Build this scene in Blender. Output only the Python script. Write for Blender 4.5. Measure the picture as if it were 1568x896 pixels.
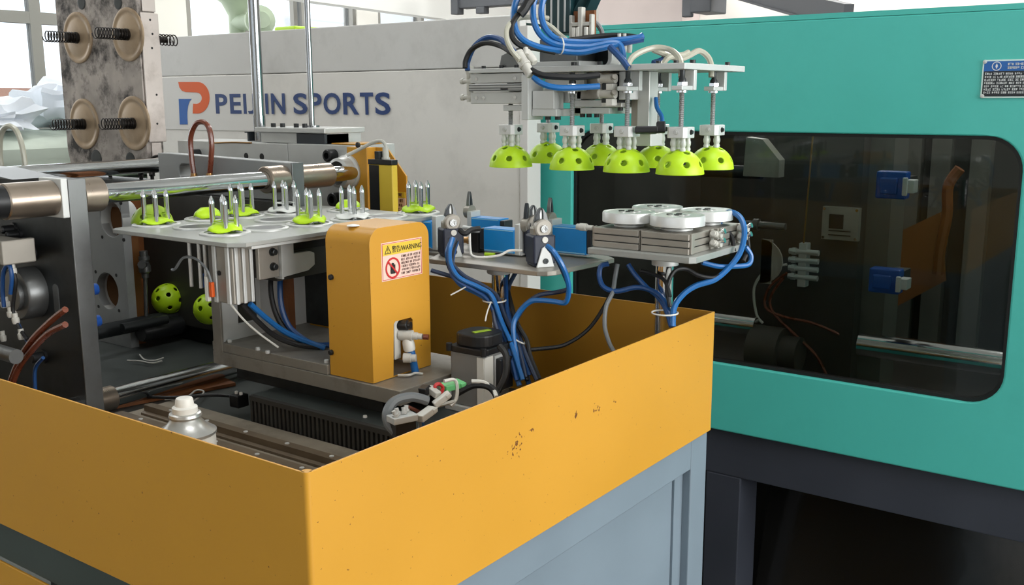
import bpy, bmesh, math, random
import numpy as np
from mathutils import Vector, Matrix

random.seed(7)
S = bpy.context.scene
for o in list(bpy.data.objects): bpy.data.objects.remove(o)
COL = S.collection
# ------------------------------------------------------------------ camera
F_PX = 1535.7
PITCH, YAW, ROLL = [math.radians(a) for a in (10.863, 36.075, -0.2185)]
CAM = Vector((0, 0, 1.6))
_fh = Vector((math.cos(YAW), math.sin(YAW), 0)); _r = Vector((math.sin(YAW), -math.cos(YAW), 0))
FW = _fh*math.cos(PITCH) - Vector((0, 0, 1))*math.sin(PITCH)
_u = _r.cross(FW)
RT = _r*math.cos(ROLL) + _u*math.sin(ROLL); UP = -_r*math.sin(ROLL) + _u*math.cos(ROLL)
cd = bpy.data.cameras.new('camera'); cam = bpy.data.objects.new('camera', cd); COL.objects.link(cam)
cd.sensor_fit = 'HORIZONTAL'; cd.sensor_width = 36; cd.lens = F_PX/1568*36; cd.clip_start = .02; cd.clip_end = 100
m3 = Matrix((RT, UP, -FW)).transposed(); cam.matrix_world = Matrix.Translation(CAM) @ m3.to_4x4()
S.camera = cam
# ------------------------------------------------------------------ world, exposure
S.view_settings.view_transform = 'Standard'; S.view_settings.look = 'None'; S.view_settings.gamma = 1
S.view_settings.use_curve_mapping = False; S.view_settings.exposure = -0.2
w = bpy.data.worlds.new('overcast_sky'); S.world = w; w.use_nodes = True
bg = w.node_tree.nodes['Background']; bg.inputs[0].default_value = (.93, .97, 1, 1); bg.inputs[1].default_value = 2.4
# daylight through the hall's windows, plus fill from added skylights
def area(name, loc, target, sx, sy, power, col=(1, 1, 1)):
    l = bpy.data.lights.new(name, 'AREA'); l.shape = 'RECTANGLE'; l.size = sx; l.size_y = sy; l.energy = power; l.color = col
    o = bpy.data.objects.new(name, l); COL.objects.link(o); o.location = loc
    o.rotation_euler = (Vector(target)-Vector(loc)).to_track_quat('-Z', 'Z').to_euler(); return o
area('window_daylight_right', (1.7, -4.45, 2.1), (1.7, 0, 1.5), 5.0, 2.5, 345, (1, .99, .97))
area('window_daylight_rear', (-3.9, 1.0, 2.6), (0, 1.0, 2.3), 5.0, 1.9, 14, (.97, .99, 1))
area('window_daylight_left', (3.6, 5.85, 2.6), (3.6, 0, 1.9), 6.5, 1.9, 70, (.95, .98, 1))
ADDED_SKY = ((.8, -.2), (1.2, 3.2), (4.6, .5), (5.2, 4.4), (7.2, 2.6))  # made-up roof openings, put in to brighten the walls
for i, (lx, ly) in enumerate(ADDED_SKY):
    area('added_roof_fill', (lx, ly, 4.05), (lx, ly, 0), 1.5, .8, (26, 26, 40, 80, 110)[i], (1, .99, .97))

# ------------------------------------------------------------------ pixel -> place helpers (1568 x 896)
def ray(x, y): return RT*((x-784)/F_PX) - UP*((y-448)/F_PX) + FW
def on(ax, v, x, y):
    d = ray(x, y); i = 'XYZ'.index(ax); return CAM + d*((v-CAM[i])/d[i])
def oX(X, x, y): return on('X', X, x, y)
def oY(Y, x, y): return on('Y', Y, x, y)
def oZ(Z, x, y): return on('Z', Z, x, y)
def dp(x, y, d): return CAM + ray(x, y)*d
# ------------------------------------------------------------------ materials
def lin(c): return tuple(((v/255)/12.92 if v/255 <= .04045 else ((v/255+.055)/1.055)**2.4) for v in c)
MATS = {}
def mat(name, rgb, rough=.5, metal=0., var=.0, scale=8., bump=0., bscale=60., coat=0., spec=.5, dirt=None, dirt_amt=.5, dirt_scale=6., stretch=None, emit=0, dirt_lo=.5, dirt_hi=.72):
    m = bpy.data.materials.new(name); m.use_nodes = True; nt = m.node_tree; N = nt.nodes; L = nt.links
    b = N['Principled BSDF']; c = lin(rgb) + (1,)
    b.inputs['Base Color'].default_value = c; b.inputs['Roughness'].default_value = rough; b.inputs['Metallic'].default_value = metal
    b.inputs['Specular IOR Level'].default_value = spec; b.inputs['Coat Weight'].default_value = coat
    if emit: b.inputs['Emission Color'].default_value = c; b.inputs['Emission Strength'].default_value = emit
    if var or bump or dirt:
        tc = N.new('ShaderNodeTexCoord'); vec = tc.outputs['Object']
        if stretch:
            mp = N.new('ShaderNodeMapping'); mp.inputs['Scale'].default_value = stretch; L.new(vec, mp.inputs[0]); vec = mp.outputs[0]
        col = None
        if var:
            n = N.new('ShaderNodeTexNoise'); n.inputs['Scale'].default_value = scale; n.inputs['Detail'].default_value = 5; L.new(vec, n.inputs['Vector'])
            r = N.new('ShaderNodeMapRange'); r.inputs[1].default_value = .3; r.inputs[2].default_value = .7; r.inputs[3].default_value = 1-var; r.inputs[4].default_value = 1+var
            L.new(n.outputs['Fac'], r.inputs[0])
            mx = N.new('ShaderNodeMix'); mx.data_type = 'RGBA'; mx.blend_type = 'MULTIPLY'; mx.inputs[0].default_value = 1; mx.inputs[6].default_value = c
            L.new(r.outputs[0], mx.inputs[7]); col = mx.outputs[2]
            rr = N.new('ShaderNodeMapRange'); rr.inputs[3].default_value = max(.02, rough-.08); rr.inputs[4].default_value = min(1, rough+.08); L.new(n.outputs['Fac'], rr.inputs[0]); L.new(rr.outputs[0], b.inputs['Roughness'])
        if dirt:
            n2 = N.new('ShaderNodeTexNoise'); n2.inputs['Scale'].default_value = dirt_scale; n2.inputs['Detail'].default_value = 8; n2.inputs['Roughness'].default_value = .68; L.new(vec, n2.inputs['Vector'])
            r2 = N.new('ShaderNodeMapRange'); r2.inputs[1].default_value = dirt_lo; r2.inputs[2].default_value = dirt_hi; r2.inputs[4].default_value = dirt_amt; L.new(n2.outputs['Fac'], r2.inputs[0])
            mx2 = N.new('ShaderNodeMix'); mx2.data_type = 'RGBA'; mx2.inputs[6].default_value = c; mx2.inputs[7].default_value = lin(dirt)+(1,)
            L.new(r2.outputs[0], mx2.inputs[0])
            if col: L.new(col, mx2.inputs[6])
            col = mx2.outputs[2]
        if col: L.new(col, b.inputs['Base Color'])
        if bump:
            n3 = N.new('ShaderNodeTexNoise'); n3.inputs['Scale'].default_value = bscale; n3.inputs['Detail'].default_value = 4; L.new(vec, n3.inputs['Vector'])
            bp = N.new('ShaderNodeBump'); bp.inputs['Strength'].default_value = bump; bp.inputs['Distance'].default_value = .002; L.new(n3.outputs['Fac'], bp.inputs['Height']); L.new(bp.outputs[0], b.inputs['Normal'])
    MATS[name] = m; return m
def glass(name, tint, gloss_rough=.02, reflect=1.0):
    m = bpy.data.materials.new(name); m.use_nodes = True; nt = m.node_tree; N = nt.nodes; L = nt.links; N.remove(N['Principled BSDF'])
    t = N.new('ShaderNodeBsdfTransparent'); t.inputs[0].default_value = tuple(tint)+(1,)
    g = N.new('ShaderNodeBsdfGlossy'); g.inputs['Roughness'].default_value = gloss_rough
    f = N.new('ShaderNodeFresnel'); f.inputs[0].default_value = 1.5
    mu = N.new('ShaderNodeMath'); mu.operation = 'MULTIPLY'; mu.inputs[1].default_value = reflect; L.new(f.outputs[0], mu.inputs[0])
    x = N.new('ShaderNodeMixShader'); L.new(mu.outputs[0], x.inputs[0]); L.new(t.outputs[0], x.inputs[1]); L.new(g.outputs[0], x.inputs[2])
    L.new(x.outputs[0], N['Material Output'].inputs[0]); MATS[name] = m; return m
mat('yellow_paint', (203, 147, 45), .42, var=.04, scale=4, bump=.03, bscale=180)
mat('teal_paint', (76, 188, 177), .4, var=.04, scale=3, bump=.05, bscale=35, dirt=(62, 164, 154), dirt_amt=.35, dirt_scale=3)
mat('teal_dark', (36, 120, 106), .5, var=.05, scale=3)
mat('white_paint', (224, 221, 215), .45, var=.03, scale=3, dirt=(170, 168, 164), dirt_amt=.3, dirt_scale=5)
mat('white_paint_grey', (206, 205, 202), .45, var=.04, scale=3, dirt=(165, 164, 160), dirt_amt=.4, dirt_scale=5)
mat('decal_white', (216, 214, 210), .4, var=.02, scale=3)
mat('blue_grey', (118, 132, 143), .5, var=.05, scale=6)
mat('grey_green', (62, 72, 68), .5, var=.1, scale=10)
mat('navy_steel', (52, 56, 66), .5, var=.08, scale=8)
mat('black_sheet', (24, 24, 23), .16, var=.25, scale=4, bump=.6, bscale=5)
mat('dark_steel', (62, 65, 66), .42, metal=.75, var=.25, scale=9, dirt=(24, 23, 22), dirt_amt=.7, dirt_scale=5)
mat('mid_steel', (118, 120, 120), .4, metal=.75, var=.14, scale=9, dirt=(80, 78, 74), dirt_amt=.5)
mat('grey_plate', (150, 146, 137), .45, metal=.45, var=.08, scale=12, dirt=(86, 80, 70), dirt_amt=.5, dirt_scale=14)
mat('alu', (196, 197, 194), .42, metal=.35, var=.05, scale=14)
mat('alu_bright', (214, 215, 213), .36, metal=.3, var=.04, scale=14)
mat('alu_satin', (206, 208, 206), .5, metal=.3, var=.04, scale=20)
mat('cyl_grey', (158, 153, 144), .45, metal=.5, var=.06, scale=20)
mat('chrome', (214, 216, 218), .13, metal=1., var=.04, scale=20)
mat('brushed', (176, 162, 148), .3, metal=.9, var=.02, scale=30)
mat('plate_alu', (166, 168, 164), .4, metal=.3, var=.05, scale=20)
mat('pale_steel', (158, 160, 160), .42, metal=.4, var=.08, scale=9, dirt=(116, 114, 110), dirt_amt=.5)
mat('navy_body', (34, 40, 58), .42, var=.08, scale=20)
mat('cup_clear', (202, 206, 198), .25, spec=.6)
mat('rod_chrome', (150, 152, 154), .16, metal=1., var=.05, scale=20)
mat('can_silver', (188, 188, 184), .33, metal=.75, var=.03, scale=20)
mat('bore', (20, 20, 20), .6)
mat('black_plastic', (26, 27, 29), .4, var=.1, scale=30)
mat('black_rubber', (20, 20, 21), .55)
mat('charcoal', (40, 46, 52), .45, var=.08, scale=20)
mat('lime', (186, 226, 26), .42, var=.03, scale=10)
mat('lime_dark', (150, 182, 34), .5, var=.12, scale=10)
mat('scrap_white', (226, 228, 224), .4)
mat('blue_anod', (26, 144, 222), .36, metal=0., var=.04, scale=20)
mat('blue_anod_edge', (150, 208, 240), .3)
mat('blue_dark', (22, 62, 112), .4)
mat('blue_tube', (28, 100, 166), .3, spec=.6)
mat('blue_tube_dark', (28, 72, 128), .35)
mat('navy_tube', (40, 52, 76), .4)
mat('grey_tube', (112, 116, 118), .45)
mat('clear_tube', (176, 174, 158), .28, spec=.6)
mat('copper_tube', (112, 56, 36), .28, spec=.6, var=.1, scale=30)
mat('rust', (120, 70, 30), .6, var=.3, scale=14)
mat('white_plastic', (222, 220, 212), .4)
mat('fitting_grey', (196, 194, 186), .4, var=.05, scale=30)
mat('brass', (168, 130, 84), .3, metal=.9)
mat('mold_steel', (166, 157, 150), .5, metal=.2, var=.3, scale=14, dirt=(34, 29, 27), dirt_amt=1., dirt_scale=11, dirt_lo=.47, dirt_hi=.62)
mat('mold_side', (214, 203, 196), .5, metal=.1, var=.06, scale=9, dirt=(130, 116, 106), dirt_amt=.4, dirt_scale=12)
mat('mold_disc', (168, 146, 120), .36, metal=.35, var=.1, scale=12, dirt=(120, 96, 72), dirt_amt=.5, dirt_scale=14)
mat('spring_steel', (46, 42, 40), .35, metal=.7)
mat('cream_frame', (206, 192, 168), .6)
mat('tray_floor', (150, 140, 124), .5, metal=.2, var=.2, scale=16, dirt=(44, 40, 34), dirt_amt=.6)
mat('tray_dark', (72, 77, 75), .4, metal=.2, var=.2, scale=10)
mat('rail_brown', (112, 98, 80), .45, metal=.3, var=.2, scale=20)
mat('bellows', (52, 51, 48), .6)
mat('orange_print', (222, 92, 24), .45); mat('blue_print', (24, 92, 170), .45); mat('navy_print', (34, 62, 116), .45)
mat('sticker_yellow', (222, 190, 60), .5); mat('sticker_pink', (232, 200, 184), .5); mat('print_red', (196, 40, 40), .5); mat('print_black', (36, 30, 28), .5); mat('print_brown', (120, 92, 84), .5)
mat('plate_blue', (28, 96, 170), .4); mat('plate_black', (24, 30, 36), .4); mat('plate_rim', (200, 222, 216), .3, metal=.4); mat('print_white', (218, 222, 222), .5)
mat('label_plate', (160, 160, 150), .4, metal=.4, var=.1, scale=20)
mat('latch_blue', (30, 84, 170), .35)
mat('amber_panel', (120, 76, 34), .6, var=.2, scale=6)
mat('inner_dark', (64, 63, 59), .55, metal=.1, var=.25, scale=6)
mat('inner_grey', (98, 97, 90), .5, var=.15, scale=6)
mat('robot_green', (24, 58, 62), .4)
mat('wall_plaster', (236, 233, 226), .8, var=.03, scale=2)
mat('pillar_pink', (214, 200, 196), .8, var=.04, scale=3)
mat('ceiling_paint', (214, 214, 210), .8, var=.02, scale=2)
mat('floor_concrete', (96, 98, 94), .55, var=.15, scale=2, dirt=(60, 60, 58), dirt_amt=.5, dirt_scale=3)
mat('window_bar', (150, 148, 142), .5)
mat('beam_grey', (74, 76, 80), .6, var=.1, scale=6)
mat('sack_white', (226, 232, 240), .75, var=.05, scale=8)
mat('sack_green', (196, 206, 194), .8, var=.06, scale=8)
mat('brick_far', (206, 160, 140), .8, var=.08, scale=4)
mat('hopper_green', (182, 196, 172), .5, var=.1, scale=6)
mat('green_tag', (110, 200, 130), .45); mat('motor_grey', (138, 138, 136), .45, metal=.3, var=.05, scale=20)
glass('window_glass', (.86, .88, .9), .02, .5)
glass('smoked_glass', (.74, .75, .73), .015, .45)
# wear: chipped paint on the long panel, worn through in three places
def chips(m, spots, rgb):
    nt = MATS[m].node_tree; N = nt.nodes; L = nt.links; b = N['Principled BSDF']
    ge = N.new('ShaderNodeNewGeometry'); tot = None
    for c, rad in spots:
        d = N.new('ShaderNodeVectorMath'); d.operation = 'DISTANCE'; L.new(ge.outputs['Position'], d.inputs[0]); d.inputs[1].default_value = c
        r = N.new('ShaderNodeMapRange'); r.inputs[1].default_value = rad; r.inputs[2].default_value = 0; r.inputs[4].default_value = .27; L.new(d.outputs['Value'], r.inputs[0])
        if tot is None: tot = r.outputs[0]
        else:
            a = N.new('ShaderNodeMath'); a.operation = 'MAXIMUM'; L.new(tot, a.inputs[0]); L.new(r.outputs[0], a.inputs[1]); tot = a.outputs[0]
    n = N.new('ShaderNodeTexNoise'); n.inputs['Scale'].default_value = 210; n.inputs['Detail'].default_value = 3; L.new(ge.outputs['Position'], n.inputs['Vector'])
    a = N.new('ShaderNodeMath'); a.operation = 'ADD'; L.new(n.outputs['Fac'], a.inputs[0]); L.new(tot, a.inputs[1])
    g = N.new('ShaderNodeMath'); g.operation = 'GREATER_THAN'; g.inputs[1].default_value = .735; L.new(a.outputs[0], g.inputs[0])
    x = N.new('ShaderNodeMix'); x.data_type = 'RGBA'; x.inputs[7].default_value = lin(rgb)+(1,); L.new(g.outputs[0], x.inputs[0])
    src = b.inputs['Base Color'].links[0].from_socket; L.new(src, x.inputs[6]); L.new(x.outputs[2], b.inputs['Base Color'])
# ------------------------------------------------------------------ mesh helpers (all in world coordinates)
class MB:
    def __init__(s): s.v = []; s.f = []; s.sm = []
    def _add(s, vs, fs, sm=False):
        o = len(s.v); s.v += [tuple(v) for v in vs]; s.f += [tuple(i+o for i in f) for f in fs]; s.sm += [sm]*len(fs); return s
    def box(s, x0, x1, y0, y1, z0, z1):
        x0, x1 = sorted((x0, x1)); y0, y1 = sorted((y0, y1)); z0, z1 = sorted((z0, z1))
        vs = [(x, y, z) for z in (z0, z1) for y in (y0, y1) for x in (x0, x1)]
        return s._add(vs, [(0, 2, 3, 1), (4, 5, 7, 6), (0, 1, 5, 4), (2, 6, 7, 3), (0, 4, 6, 2), (1, 3, 7, 5)])
    def cbox(s, c, d): return s.box(c[0]-d[0]/2, c[0]+d[0]/2, c[1]-d[1]/2, c[1]+d[1]/2, c[2]-d[2]/2, c[2]+d[2]/2)
    def obox(s, c, ax, ay, az, d):
        c = Vector(c); ax, ay, az = [Vector(a).normalized() for a in (ax, ay, az)]
        vs = [c + ax*(i*d[0]/2) + ay*(j*d[1]/2) + az*(k*d[2]/2) for k in (-1, 1) for j in (-1, 1) for i in (-1, 1)]
        return s._add(vs, [(0, 2, 3, 1), (4, 5, 7, 6), (0, 1, 5, 4), (2, 6, 7, 3), (0, 4, 6, 2), (1, 3, 7, 5)])
    def rev(s, p0, axis, prof, n=24, caps=True, smooth=True):     # prof: (distance along axis, radius)
        p0 = Vector(p0); a = Vector(axis).normalized(); t = Vector((0, 0, 1)) if abs(a.z) < .9 else Vector((1, 0, 0))
        u = a.cross(t).normalized(); v = a.cross(u); vs = []; fs = []
        for h, r in prof:
            for i in range(n):
                th = 2*math.pi*i/n; vs.append(p0 + a*h + (u*math.cos(th) + v*math.sin(th))*r)
        for k in range(len(prof)-1):
            for i in range(n): j = (i+1) % n; fs.append((k*n+i, (k+1)*n+i, (k+1)*n+j, k*n+j))
        s._add(vs, fs, smooth)
        if caps:
            s._add(vs[:n], [tuple(range(n))]); s._add(vs[-n:], [tuple(reversed(range(n)))])
        return s
    def cyl(s, p0, p1, r, r1=None, n=20, caps=True):
        p0 = Vector(p0); p1 = Vector(p1); return s.rev(p0, p1-p0, [(0, r), ((p1-p0).length, r if r1 is None else r1)], n, caps)
    def tube(s, pts, r, n=8, res=6, closed=False):
        P = [Vector(p) for p in pts]; path = []
        if len(P) > 2 and res > 1:
            for i in range(len(P)-1):
                a = P[max(i-1, 0)]; b = P[i]; c = P[i+1]; d = P[min(i+2, len(P)-1)]
                for k in range(res):
                    t = k/res; path.append(.5*((2*b) + (c-a)*t + (2*a-5*b+4*c-d)*t*t + (3*b-a-3*c+d)*t**3))
            path.append(P[-1])
        else: path = P
        vs = []; fs = []; u = None; m = len(path)
        for i, p in enumerate(path):
            t = (path[min(i+1, m-1)] - path[max(i-1, 0)])
            t = t.normalized() if t.length > 1e-9 else Vector((0, 0, 1))
            if u is None:
                u = t.cross(Vector((0, 0, 1)));  u = u.normalized() if u.length > .05 else t.cross(Vector((1, 0, 0))).normalized()
            else: u = (u - t*u.dot(t)).normalized()
            v = t.cross(u)
            for k in range(n): th = 2*math.pi*k/n; vs.append(p + (u*math.cos(th) + v*math.sin(th))*r)
        for i in range(m-1):
            for k in range(n): j = (k+1) % n; fs.append((i*n+k, i*n+j, (i+1)*n+j, (i+1)*n+k))
        s._add(vs, fs, True); s._add(vs[:n], [tuple(reversed(range(n)))]); s._add(vs[-n:], [tuple(range(n))]); return s
    def prism(s, poly, axis, a0, a1):                               # poly: 2-D outline in the two other axes (cyclic order y,z / x,z / x,y)
        n = len(poly); mk = {'X': lambda p, a: (a, p[0], p[1]), 'Y': lambda p, a: (p[0], a, p[1]), 'Z': lambda p, a: (p[0], p[1], a)}[axis]
        vs = [mk(p, a0) for p in poly] + [mk(p, a1) for p in poly]
        ar = sum(poly[i][0]*poly[(i+1) % n][1] - poly[(i+1) % n][0]*poly[i][1] for i in range(n))
        fl = (ar > 0) ^ (axis == 'Y') ^ (a1 < a0)
        bot = tuple(range(n)); top = tuple(range(n, 2*n)); sd = [(i, (i+1) % n, n+(i+1) % n, n+i) for i in range(n)]
        fs = [bot[::-1], top] + sd if fl else [bot, top[::-1]] + [q[::-1] for q in sd]
        return s._add(vs, fs)
    def plate_hole(s, outer, holes, axis, a0, a1):                  # flat plate with real holes
        bm = bmesh.new(); mk = {'X': lambda p, a: (a, p[0], p[1]), 'Y': lambda p, a: (p[0], a, p[1]), 'Z': lambda p, a: (p[0], p[1], a)}[axis]
        edges = []
        for lp in [outer]+holes:
            vs = [bm.verts.new(mk(p, a0)) for p in lp]
            for i in range(len(vs)): edges.append(bm.edges.new((vs[i], vs[(i+1) % len(vs)])))
        g = bmesh.ops.triangle_fill(bm, use_beauty=True, edges=edges); fs = [e for e in g['geom'] if isinstance(e, bmesh.types.BMFace)]
        ex = bmesh.ops.extrude_face_region(bm, geom=fs); vv = [e for e in ex['geom'] if isinstance(e, bmesh.types.BMVert)]
        bmesh.ops.translate(bm, verts=vv, vec=Vector(mk((0, 0), a1-a0))); bmesh.ops.recalc_face_normals(bm, faces=bm.faces)
        bm.verts.index_update(); r = s._add([v.co[:] for v in bm.verts], [tuple(v.index for v in f.verts) for f in bm.faces]); bm.free(); return r
    def build(s, name, m, parent=None, bevel=0, base=None, recalc=True):
        me = bpy.data.meshes.new(name); o = bpy.data.objects.new(name, me); COL.objects.link(o)
        if parent is not None: org = Vector(ORG[parent.name]); o.parent = parent
        elif base is not None: org = Vector(base); o.location = org
        else:
            a = np.array(s.v); org = Vector(((a[:, 0].min()+a[:, 0].max())/2, (a[:, 1].min()+a[:, 1].max())/2, a[:, 2].min())); o.location = org
        ORG[o.name] = tuple(org)
        me.from_pydata([(v[0]-org.x, v[1]-org.y, v[2]-org.z) for v in s.v], [], s.f)
        if recalc:
            bm = bmesh.new(); bm.from_mesh(me); bmesh.ops.recalc_face_normals(bm, faces=bm.faces); bm.to_mesh(me); bm.free()
        me.polygons.foreach_set('use_smooth', s.sm); me.materials.append(MATS[m] if isinstance(m, str) else m); me.update()
        if any(s.sm): me.set_sharp_from_angle(angle=math.radians(38))
        if bevel:
            md = o.modifiers.new('edge', 'BEVEL'); md.width = bevel; md.segments = 2; md.limit_method = 'ANGLE'; md.angle_limit = math.radians(50)
        return o
ORG = {}
def tag(o, label=None, cat=None, group=None, kind=None):
    if label: o['label'] = label
    if cat: o['category'] = cat
    if group: o['group'] = group
    if kind: o['kind'] = kind
    return o
def thing(name, loc, label, cat, group=None):
    o = bpy.data.objects.new(name, None); COL.objects.link(o); o.location = loc; o.empty_display_size = .02; ORG[o.name] = tuple(loc); return tag(o, label, cat, group)
def struct(o): o['kind'] = 'structure'; return o
def copy_tree(o, delta=None, parent=None, label=None, rotz=None):
    c = o.copy(); COL.objects.link(c)
    if parent is not None: c.parent = parent
    if delta is not None: c.location = o.location + Vector(delta)
    if rotz is not None: c.rotation_euler.z = rotz
    if label: c['label'] = label
    for ch in list(o.children): copy_tree(ch, parent=c)
    return c
def rrect(x0, x1, y0, y1, r, n=6):
    out = []
    for cx, cy, a in ((x1-r, y1-r, 0), (x0+r, y1-r, 90), (x0+r, y0+r, 180), (x1-r, y0+r, 270)):
        for k in range(n+1): t = math.radians(a+90*k/n); out.append((cx+r*math.cos(t), cy+r*math.sin(t)))
    return out
def circ(cx, cy, r, n=24, ry=None): return [(cx+r*math.cos(2*math.pi*i/n), cy+(ry or r)*math.sin(2*math.pi*i/n)) for i in range(n)]
def text_mesh(body, name, m, parent, size, origin, xdir, zdir, depth=.0006, squash=1., bold=0., align='LEFT'):
    cu = bpy.data.curves.new('t', 'FONT'); cu.body = body; cu.size = size; cu.extrude = depth; cu.offset = bold; cu.align_x = align; cu.resolution_u = 4
    t = bpy.data.objects.new('t', cu); COL.objects.link(t); dg = bpy.context.evaluated_depsgraph_get(); me = bpy.data.meshes.new_from_object(t.evaluated_get(dg))
    bpy.data.objects.remove(t); xd = Vector(xdir).normalized(); zd = Vector(zdir).normalized(); nd = xd.cross(zd)
    org = Vector(ORG[parent.name]) if parent else Vector(origin)
    for v in me.vertices:
        p = Vector(origin) + xd*(v.co.x*squash) + zd*v.co.y + nd*v.co.z; v.co = p-org
    me.name = name; o = bpy.data.objects.new(name, me); COL.objects.link(o)
    if parent: o.parent = parent
    else: o.location = org
    ORG[o.name] = tuple(org); me.materials.clear(); me.materials.append(MATS[m]); return o
def cable(name, pts, r, m, label, cat='hose', n=8, group=None, res=7):
    return tag(MB().tube(pts, r, n, res).build(name, m, base=pts[0]), label, cat, group)
# ================================================================== THE HALL
RX0, RX1, RY0, RY1, RZ = -4.0, 8.5, -4.6, 6.0, 4.1
struct(MB().box(RX0, RX1, RY0, RY1, -.1, 0).build('floor', 'floor_concrete'))
struct(MB().plate_hole([(RX0-.2, RY0-.2), (RX1+.2, RY0-.2), (RX1+.2, RY1+.2), (RX0-.2, RY1+.2)], [[(x-.8, y-.45), (x+.8, y-.45), (x+.8, y+.45), (x-.8, y+.45)] for x, y in ADDED_SKY], 'Z', RZ, RZ+.12).build('ceiling', 'ceiling_paint'))
def wall_openings(name, axis, a0, a1, u0, u1, wins, m='wall_plaster'):
    outer = [(u0, 0), (u1, 0), (u1, RZ), (u0, RZ)]
    o = MB().plate_hole(outer, [[(a, c), (b, c), (b, d), (a, d)] for a, b, c, d in wins], axis, a0, a1).build(name, m); return struct(o)
WN = [0]
def window(axis, a, u0, u1, z0, z1, nu, nz, pane='window_glass', bar=.05):
    WN[0] += 1
    def bx(mb, p0, p1, q0, q1, t):
        return mb.box(a-t, a+t, p0, p1, q0, q1) if axis == 'X' else mb.box(p0, p1, a-t, a+t, q0, q1)
    f = MB(); b = bar/2
    bx(f, u0, u1, z0, z0+bar, .03); bx(f, u0, u1, z1-bar, z1, .03); bx(f, u0, u0+bar, z0, z1, .03); bx(f, u1-bar, u1, z0, z1, .03)
    for i in range(1, nu): u = u0+(u1-u0)*i/nu; bx(f, u-b, u+b, z0, z1, .025)
    for i in range(1, nz): z = z0+(z1-z0)*i/nz; bx(f, u0, u1, z-b, z+b, .024)
    w = struct(f.build('window_%d' % WN[0], 'window_bar'))
    for i in range(nu):
        for j in range(nz):
            g = MB(); bx(g, u0+(u1-u0)*i/nu+b, u0+(u1-u0)*(i+1)/nu-b, z0+(z1-z0)*j/nz+b, z0+(z1-z0)*(j+1)/nz-b, .004); g.build('pane', pane, w)
    return w
# left wall: long band of windows; its first mullion cross stands left of the mold plate
LW = [(1.1, 3.95, .9, 3.3), (4.45, 6.1, 1.9, 3.3), (6.35, 8.0, 1.9, 3.3)]
wall_openings('wall_left', 'Y', RY1, RY1+.15, RX0, RX1, LW)
window('Y', RY1+.05, 1.1, 3.95, .9, 3.3, 5, 2, bar=.07); window('Y', RY1+.05, 4.45, 6.1, 1.9, 3.3, 3, 2); window('Y', RY1+.05, 6.35, 8.0, 1.9, 3.3, 3, 2)
RW = [(-2.2, .6, .8, 3.5), (.9, 3.2, .8, 3.5), (3.5, 5.4, .8, 3.5)]
wall_openings('wall_right', 'Y', RY0-.15, RY0, RX0, RX1, RW)
for a, b, c, d in RW: window('Y', RY0-.1, a, b, c, d, 3, 2)
BW = [(-1.5, 1.0, 1.6, 3.5), (1.4, 3.6, 1.6, 3.5)]
wall_openings('wall_rear', 'X', RX0-.15, RX0, RY0, RY1, BW)
for a, b, c, d in BW: window('X', RX0-.1, a, b, c, d, 3, 2)
wall_openings('wall_back', 'X', RX1, RX1+.15, RY0, RY1, [])
# roof steel, columns and ducting that show above the machines
struct(MB().box(8.15, 8.5, 4.1, 4.95, 0, RZ).build('trim_1', 'pillar_pink', bevel=.01))
a = oX(7.5, 1047, 21); b = oX(7.5, 1088, 18)
tag(MB().box(7.5, 7.8, b.y, a.y-.05, b.z, RZ-.01).box(7.5, 7.56, a.y-.06, a.y+.02, b.z-.03, b.z+.9).build('duct_box', 'beam_grey', bevel=.01), 'black metal duct box hanging beside the pale pink column', 'duct box')
a = oX(6.9, 1130, -4); b = oX(5.6, 1240, 27); d_ = (b-a).normalized(); n_ = Vector((-d_.y, d_.x, 0)).normalized(); c_ = (a+b)/2-d_*.7; u_ = d_.cross(n_)
b1 = MB(); b1.obox(c_+u_*.06, d_, n_, u_, ((b-a).length+2.6, .05, .11)); b1.obox(c_, d_, n_, u_, ((b-a).length+2.6, .09, .012))
tag(b1.build('roof_beam', 'beam_grey'), 'dark grey steel beam crossing above the teal machine', 'beam')
a = oX(6.3, 700, 18); b = oX(6.3, 742, 10)
b1 = MB(); b1.box(6.3, 6.42, b.y-.9, a.y, b.z, b.z+.16); b1.box(6.28, 6.36, a.y-.02, a.y+.05, a.z-.02, a.z+.3); b1.box(6.29, 6.36, b.y, b.y+.08, b.z-.05, b.z)
tag(b1.build('crane_rail', 'beam_grey', bevel=.005), 'dark steel rail end above the white machine panel', 'rail')
b1 = MB(); b1.prism([(5.0, 2.30), (7.6, 2.24), (7.6, 2.40), (5.0, 2.62)], 'Y', 5.5, 5.62)
tag(b1.build('roof_truss', 'ceiling_paint'), 'white sloping roof truss in front of the bright windows', 'beam')
tag(MB().box(5.9, 6.1, 1.55, 1.62, 2.2, 3.9).build('wall_pipe', 'beam_grey'), 'thin grey upright pipe above the teal machine, near the nameplate', 'pipe')
tag(MB().cyl((7.3, 2.5, 2.30), (7.3, 1.8, 2.42), .025, n=10).cyl((7.3, 1.8, 2.40), (7.3, 1.74, 2.43), .05, n=10).build('bracket_arm', 'fitting_grey'), 'pale thin bracket arm reaching from the dark roof beam', 'bracket')
for i, (x, z) in enumerate(((5.15, 2.5), (5.75, 2.5), (6.55, 2.42))):
    tag(MB().box(x, x+.035, 5.7, 5.74, 2.0, z+.4).build('hanger_rod', 'window_bar'), ['first thin hanger rod right of the big chrome column, before the windows', 'second thin hanger rod right of the big chrome column, before the windows', 'thin hanger rod before the windows nearest the crane rail'][i], 'rod')
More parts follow.
